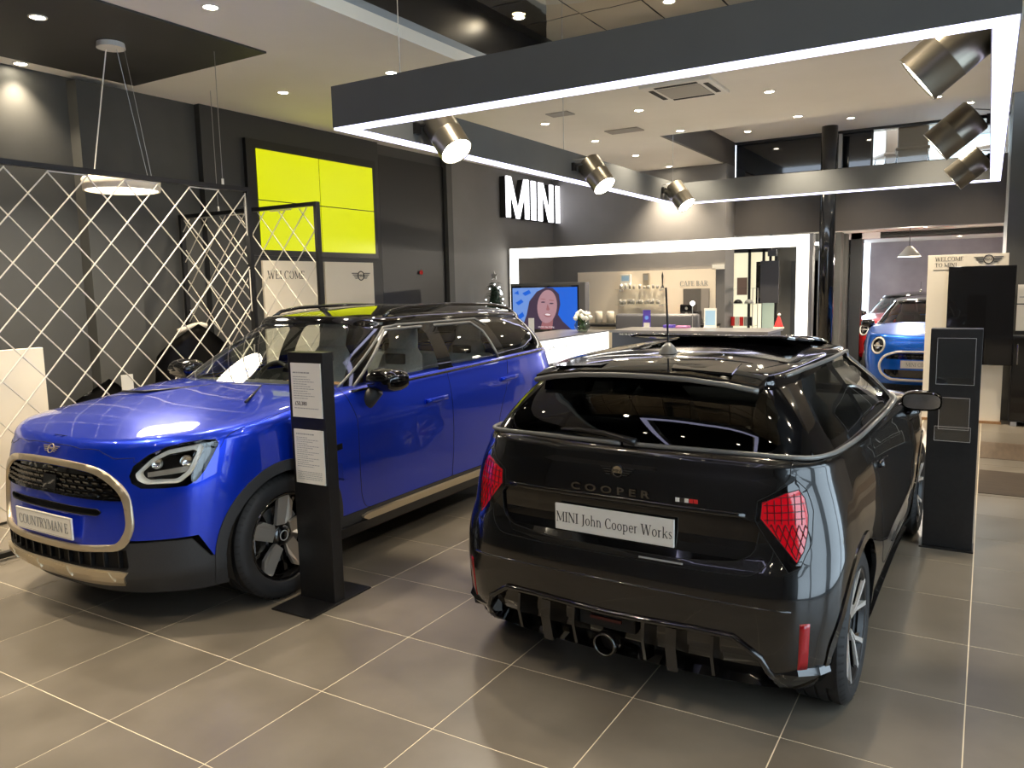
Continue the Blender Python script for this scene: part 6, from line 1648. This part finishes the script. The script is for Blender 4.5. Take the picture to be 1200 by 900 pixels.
# merchandise shelf and hanging screen
ms = thing('merchandise_rack', 'clear glass rack with folded caps and scarves beside the cafe panel', 'rack', (.55, 12.1, 0))
for z in (.95, 1.33, 1.60): mesh_obj('glass_shelf', bx(-.22, .22, -.18, .18, z, z + .012), thin_glass, ms)
for x in (-.22, .21):
    for y in (-.18, .17): mesh_obj('rack_post', bx(x, x + .012, y, y + .012, 0, 1.61), silver, ms)
for k, (x, z, m_, lb) in enumerate(((-.08, 1.345, satin_black, 'black folded cap on the middle shelf of the glass rack'), (.11, 1.345, grey_ink, 'grey folded cap on the middle shelf of the glass rack'))):
    bm = bmesh.new(); bmesh.ops.create_icosphere(bm, subdivisions=2, radius=.08)
    for v in bm.verts: v.co.z = max(v.co.z, 0) * .9
    tag(mesh_obj('cap', bm, m_, loc=(.55 + x, 12.1, z), smooth=True), lb, 'cap')
for k in range(5): tag(mesh_obj('rolled_scarf', lt([(.001, 0), (.035, 0), (.035, .15), (.001, .15)], 12), (red_flat, paper, red_flat, grey_ink, satin_black)[k], loc=(.39 + .075 * k, 12.08, .963)), ('red', 'white', 'second red', 'grey', 'black')[k] + ' rolled scarf on the low shelf of the glass rack', 'scarf')
ht = thing('hanging_screen', 'grey hanging screen seen from behind inside the light portal', 'screen', (.80, 12.8, 0))
mesh_obj('screen_back', bx(-.12, .20, -.02, .02, 1.33, 2.08), tv_grey, ht); mesh_obj('screen_side', bx(-.20, -.12, .0, .10, 1.32, 2.07), gloss_black, ht); mesh_obj('hanger', bx(.02, .06, .02, .06, 2.08, 2.62), satin_black, ht); mesh_obj('hanger_box', bx(.0, .15, -.01, .06, 2.16, 2.28), tv_grey, ht)
tag(mesh_obj('door_handle', tb([(.97, 14.50, 1.0), (.97, 14.48, 1.12)], .015, 8), silver), 'small steel handle on the dark far door inside the portal', 'handle')
tag(mesh_obj('wall_poster', bx(-.20, .0, 14.49, 14.52, 1.45, 1.80), mat('poster_brown', (.2, .12, .08), .5)), 'small brown poster on the lit office window', 'poster')
ex = thing('exit_sign', 'green and white exit sign above the dark far door', 'sign', (1.50, 14.45, 2.32)); mesh_obj('sign_plate', bx(-.12, .12, -.02, .02, -.08, .08), mat('exit_green', (.02, .12, .08), .5, emit=.15, ecol=(.1, .5, .35)), ex); text_obj('lettering', 'EXIT', .1, plate_white, (.02, -.022, 0), ((1, 0, 0), (0, 0, 1)), ex)
tag(mesh_obj('wall_switch', bx(1.45, 1.53, 14.58, 14.6, 1.25, 1.38), silver), 'small steel switch plate on the dark wall left of the column', 'switch')
# christmas tree
def xmas():
    t = thing('christmas_tree', 'decorated christmas tree with white lights and star beside the television', 'tree', (-2.58, 8.98, 0))
    rr = random.Random(11); bm = bmesh.new()
    for k in range(900):
        f = rr.random() ** .75; z = .45 + 1.35 * (1 - f); R_ = .05 + .36 * f; a = rr.uniform(0, 2 * PI); r = R_ * rr.uniform(.35, 1)
        p = Vector((r * math.cos(a), r * math.sin(a), z)); d = Vector((math.cos(a), math.sin(a), -.35)) * .09; s = Vector((-math.sin(a), math.cos(a), .2)) * .022
        bm.faces.new([bm.verts.new(q) for q in (p - s, p + s, p + d)])
    lathe(bm, [(.34, .46), (.20, .95), (.04, 1.72)], 12)
    f_ = mesh_obj('foliage', bm, tree_green, t); f_['kind'] = 'stuff'
    mesh_obj('trunk', tb([(0, 0, .05), (0, 0, .6)], .03, 8), dash_tan, t); mesh_obj('pot', lt([(.001, 0), (.14, 0), (.17, .25), (.15, .25)], 20), cream, t)
    bm = bmesh.new()
    for k in range(110):
        f = rr.random() ** .7; z = .5 + 1.28 * (1 - f); R_ = .07 + .37 * f; a = rr.uniform(0, 2 * PI)
        M_ = Matrix.Translation((R_ * math.cos(a), R_ * math.sin(a), z)); bmesh.ops.create_icosphere(bm, subdivisions=1, radius=rr.uniform(.010, .020), matrix=M_)
    b_ = mesh_obj('fairy_lights', bm, bulb_white, t); b_['kind'] = 'stuff'
    pts = [((.075 if k % 2 == 0 else .032) * math.sin(PI * k / 5), (.075 if k % 2 == 0 else .032) * math.cos(PI * k / 5)) for k in range(10)]
    bm = bmesh.new(); extrude_poly(bm, pts, (-.01, .01), lambda u, v, w: (u, w, v + 1.90)); mesh_obj('star', bm, silver, t)
xmas()
# totem with display
tt = thing('welcome_totem', 'cream welcome totem with winged emblem behind the right display stand', 'totem', (3.99, 8.98, 0))
mesh_obj('board', bx(-.42, .40, 0, .12, .03, 1.985, .003), cream, tt); mesh_obj('base', bx(-.43, .41, -.02, .14, 0, .03), dash_tan, tt)
serif_text('lettering', 'WELCOME', .066, ink, (-.345, -.002, 1.937), ((1, 0, 0), (0, 0, 1)), tt, align='LEFT', sx=.9); serif_text('lettering', 'TO MINI', .066, ink, (-.345, -.002, 1.867), ((1, 0, 0), (0, 0, 1)), tt, align='LEFT', sx=.9)
mesh_obj('rule_line', bx(-.36, .0, -.003, 0, 1.805, 1.812), ink, tt); emblem('emblem', .30, ink, (.20, -.004, 1.92), ((1, 0, 0), (0, 0, 1)), tt)
ds = mesh_obj('display', bx(-.195, .48, -.09, -.02, .70, 1.845, .006), screen_off, tt); mesh_obj('display_mount', bx(-.05, .25, -.02, 0, 1.0, 1.5), satin_black, tt)
# right edge: notice boards and cabinet
nb = thing('notice_board', 'white notice boards on the dark wall at the right edge', 'board', (4.9, 9.27, 0)); mesh_obj('upper_sheet', bx(-.40, .3, 0, .02, 1.40, 1.62), paper, nb); mesh_obj('lower_sheet', bx(-.40, .3, 0, .02, 1.08, 1.385), paper, nb); mesh_obj('print_line', bx(-.38, .1, -.002, 0, 1.47, 1.48), grey_ink, nb)
cbn = thing('black_cabinet', 'black two-door cabinet with steel handles under the notice boards', 'cabinet', (4.95, 9.05, 0)); mesh_obj('carcass', bx(-.48, .5, -.15, .2, .05, 1.04), satin_black, cbn)
for k, x in enumerate((-.47, .02)):
    d_ = mesh_obj('door', bx(x, x + .47, -.17, -.15, .07, 1.02), gloss_black, cbn); hx = x + (.05 if k else .40) - (.36 if not k else 0); mesh_obj('handle', tb([(hx, -.17, .95), (hx, -.20, .94), (hx, -.20, .72), (hx, -.17, .71)], .008, 6), chrome, d_)
mesh_obj('foot', bx(-.46, -.40, -.15, -.09, 0, .05), silver, cbn)
# stools seen through the mezzanine window
def mez_chair(x, y, rz, lb):
    t = thing('office_chair', lb, 'chair', (x, y, 3.3), rz); mesh_obj('seat', bx(-.25, .25, -.25, .25, .44, .50, .02), mat('brown_leather', (.26, .19, .14), .5) if 'brown_leather' not in MATS else MATS['brown_leather'], t)
    mesh_obj('backrest', bx(-.22, .22, -.24, -.18, .15, 1.0, .02), MATS['brown_leather'], t)
    for sx in (-1, 1):
        for sy in (-1, 1): mesh_obj('leg', tb([(sx * .2, sy * .2, .46), (sx * .28, sy * .28, 0)], .012, 6), satin_black, t)
mez_chair(2.72, 13.3, .5, 'brown leather chair behind the upper window, left one'); mez_chair(3.05, 12.8, .1, 'brown leather chair with tall back in front of the sky behind the upper window'); mez_chair(4.2, 13.4, .9, 'dark chair at the right end of the upper window')
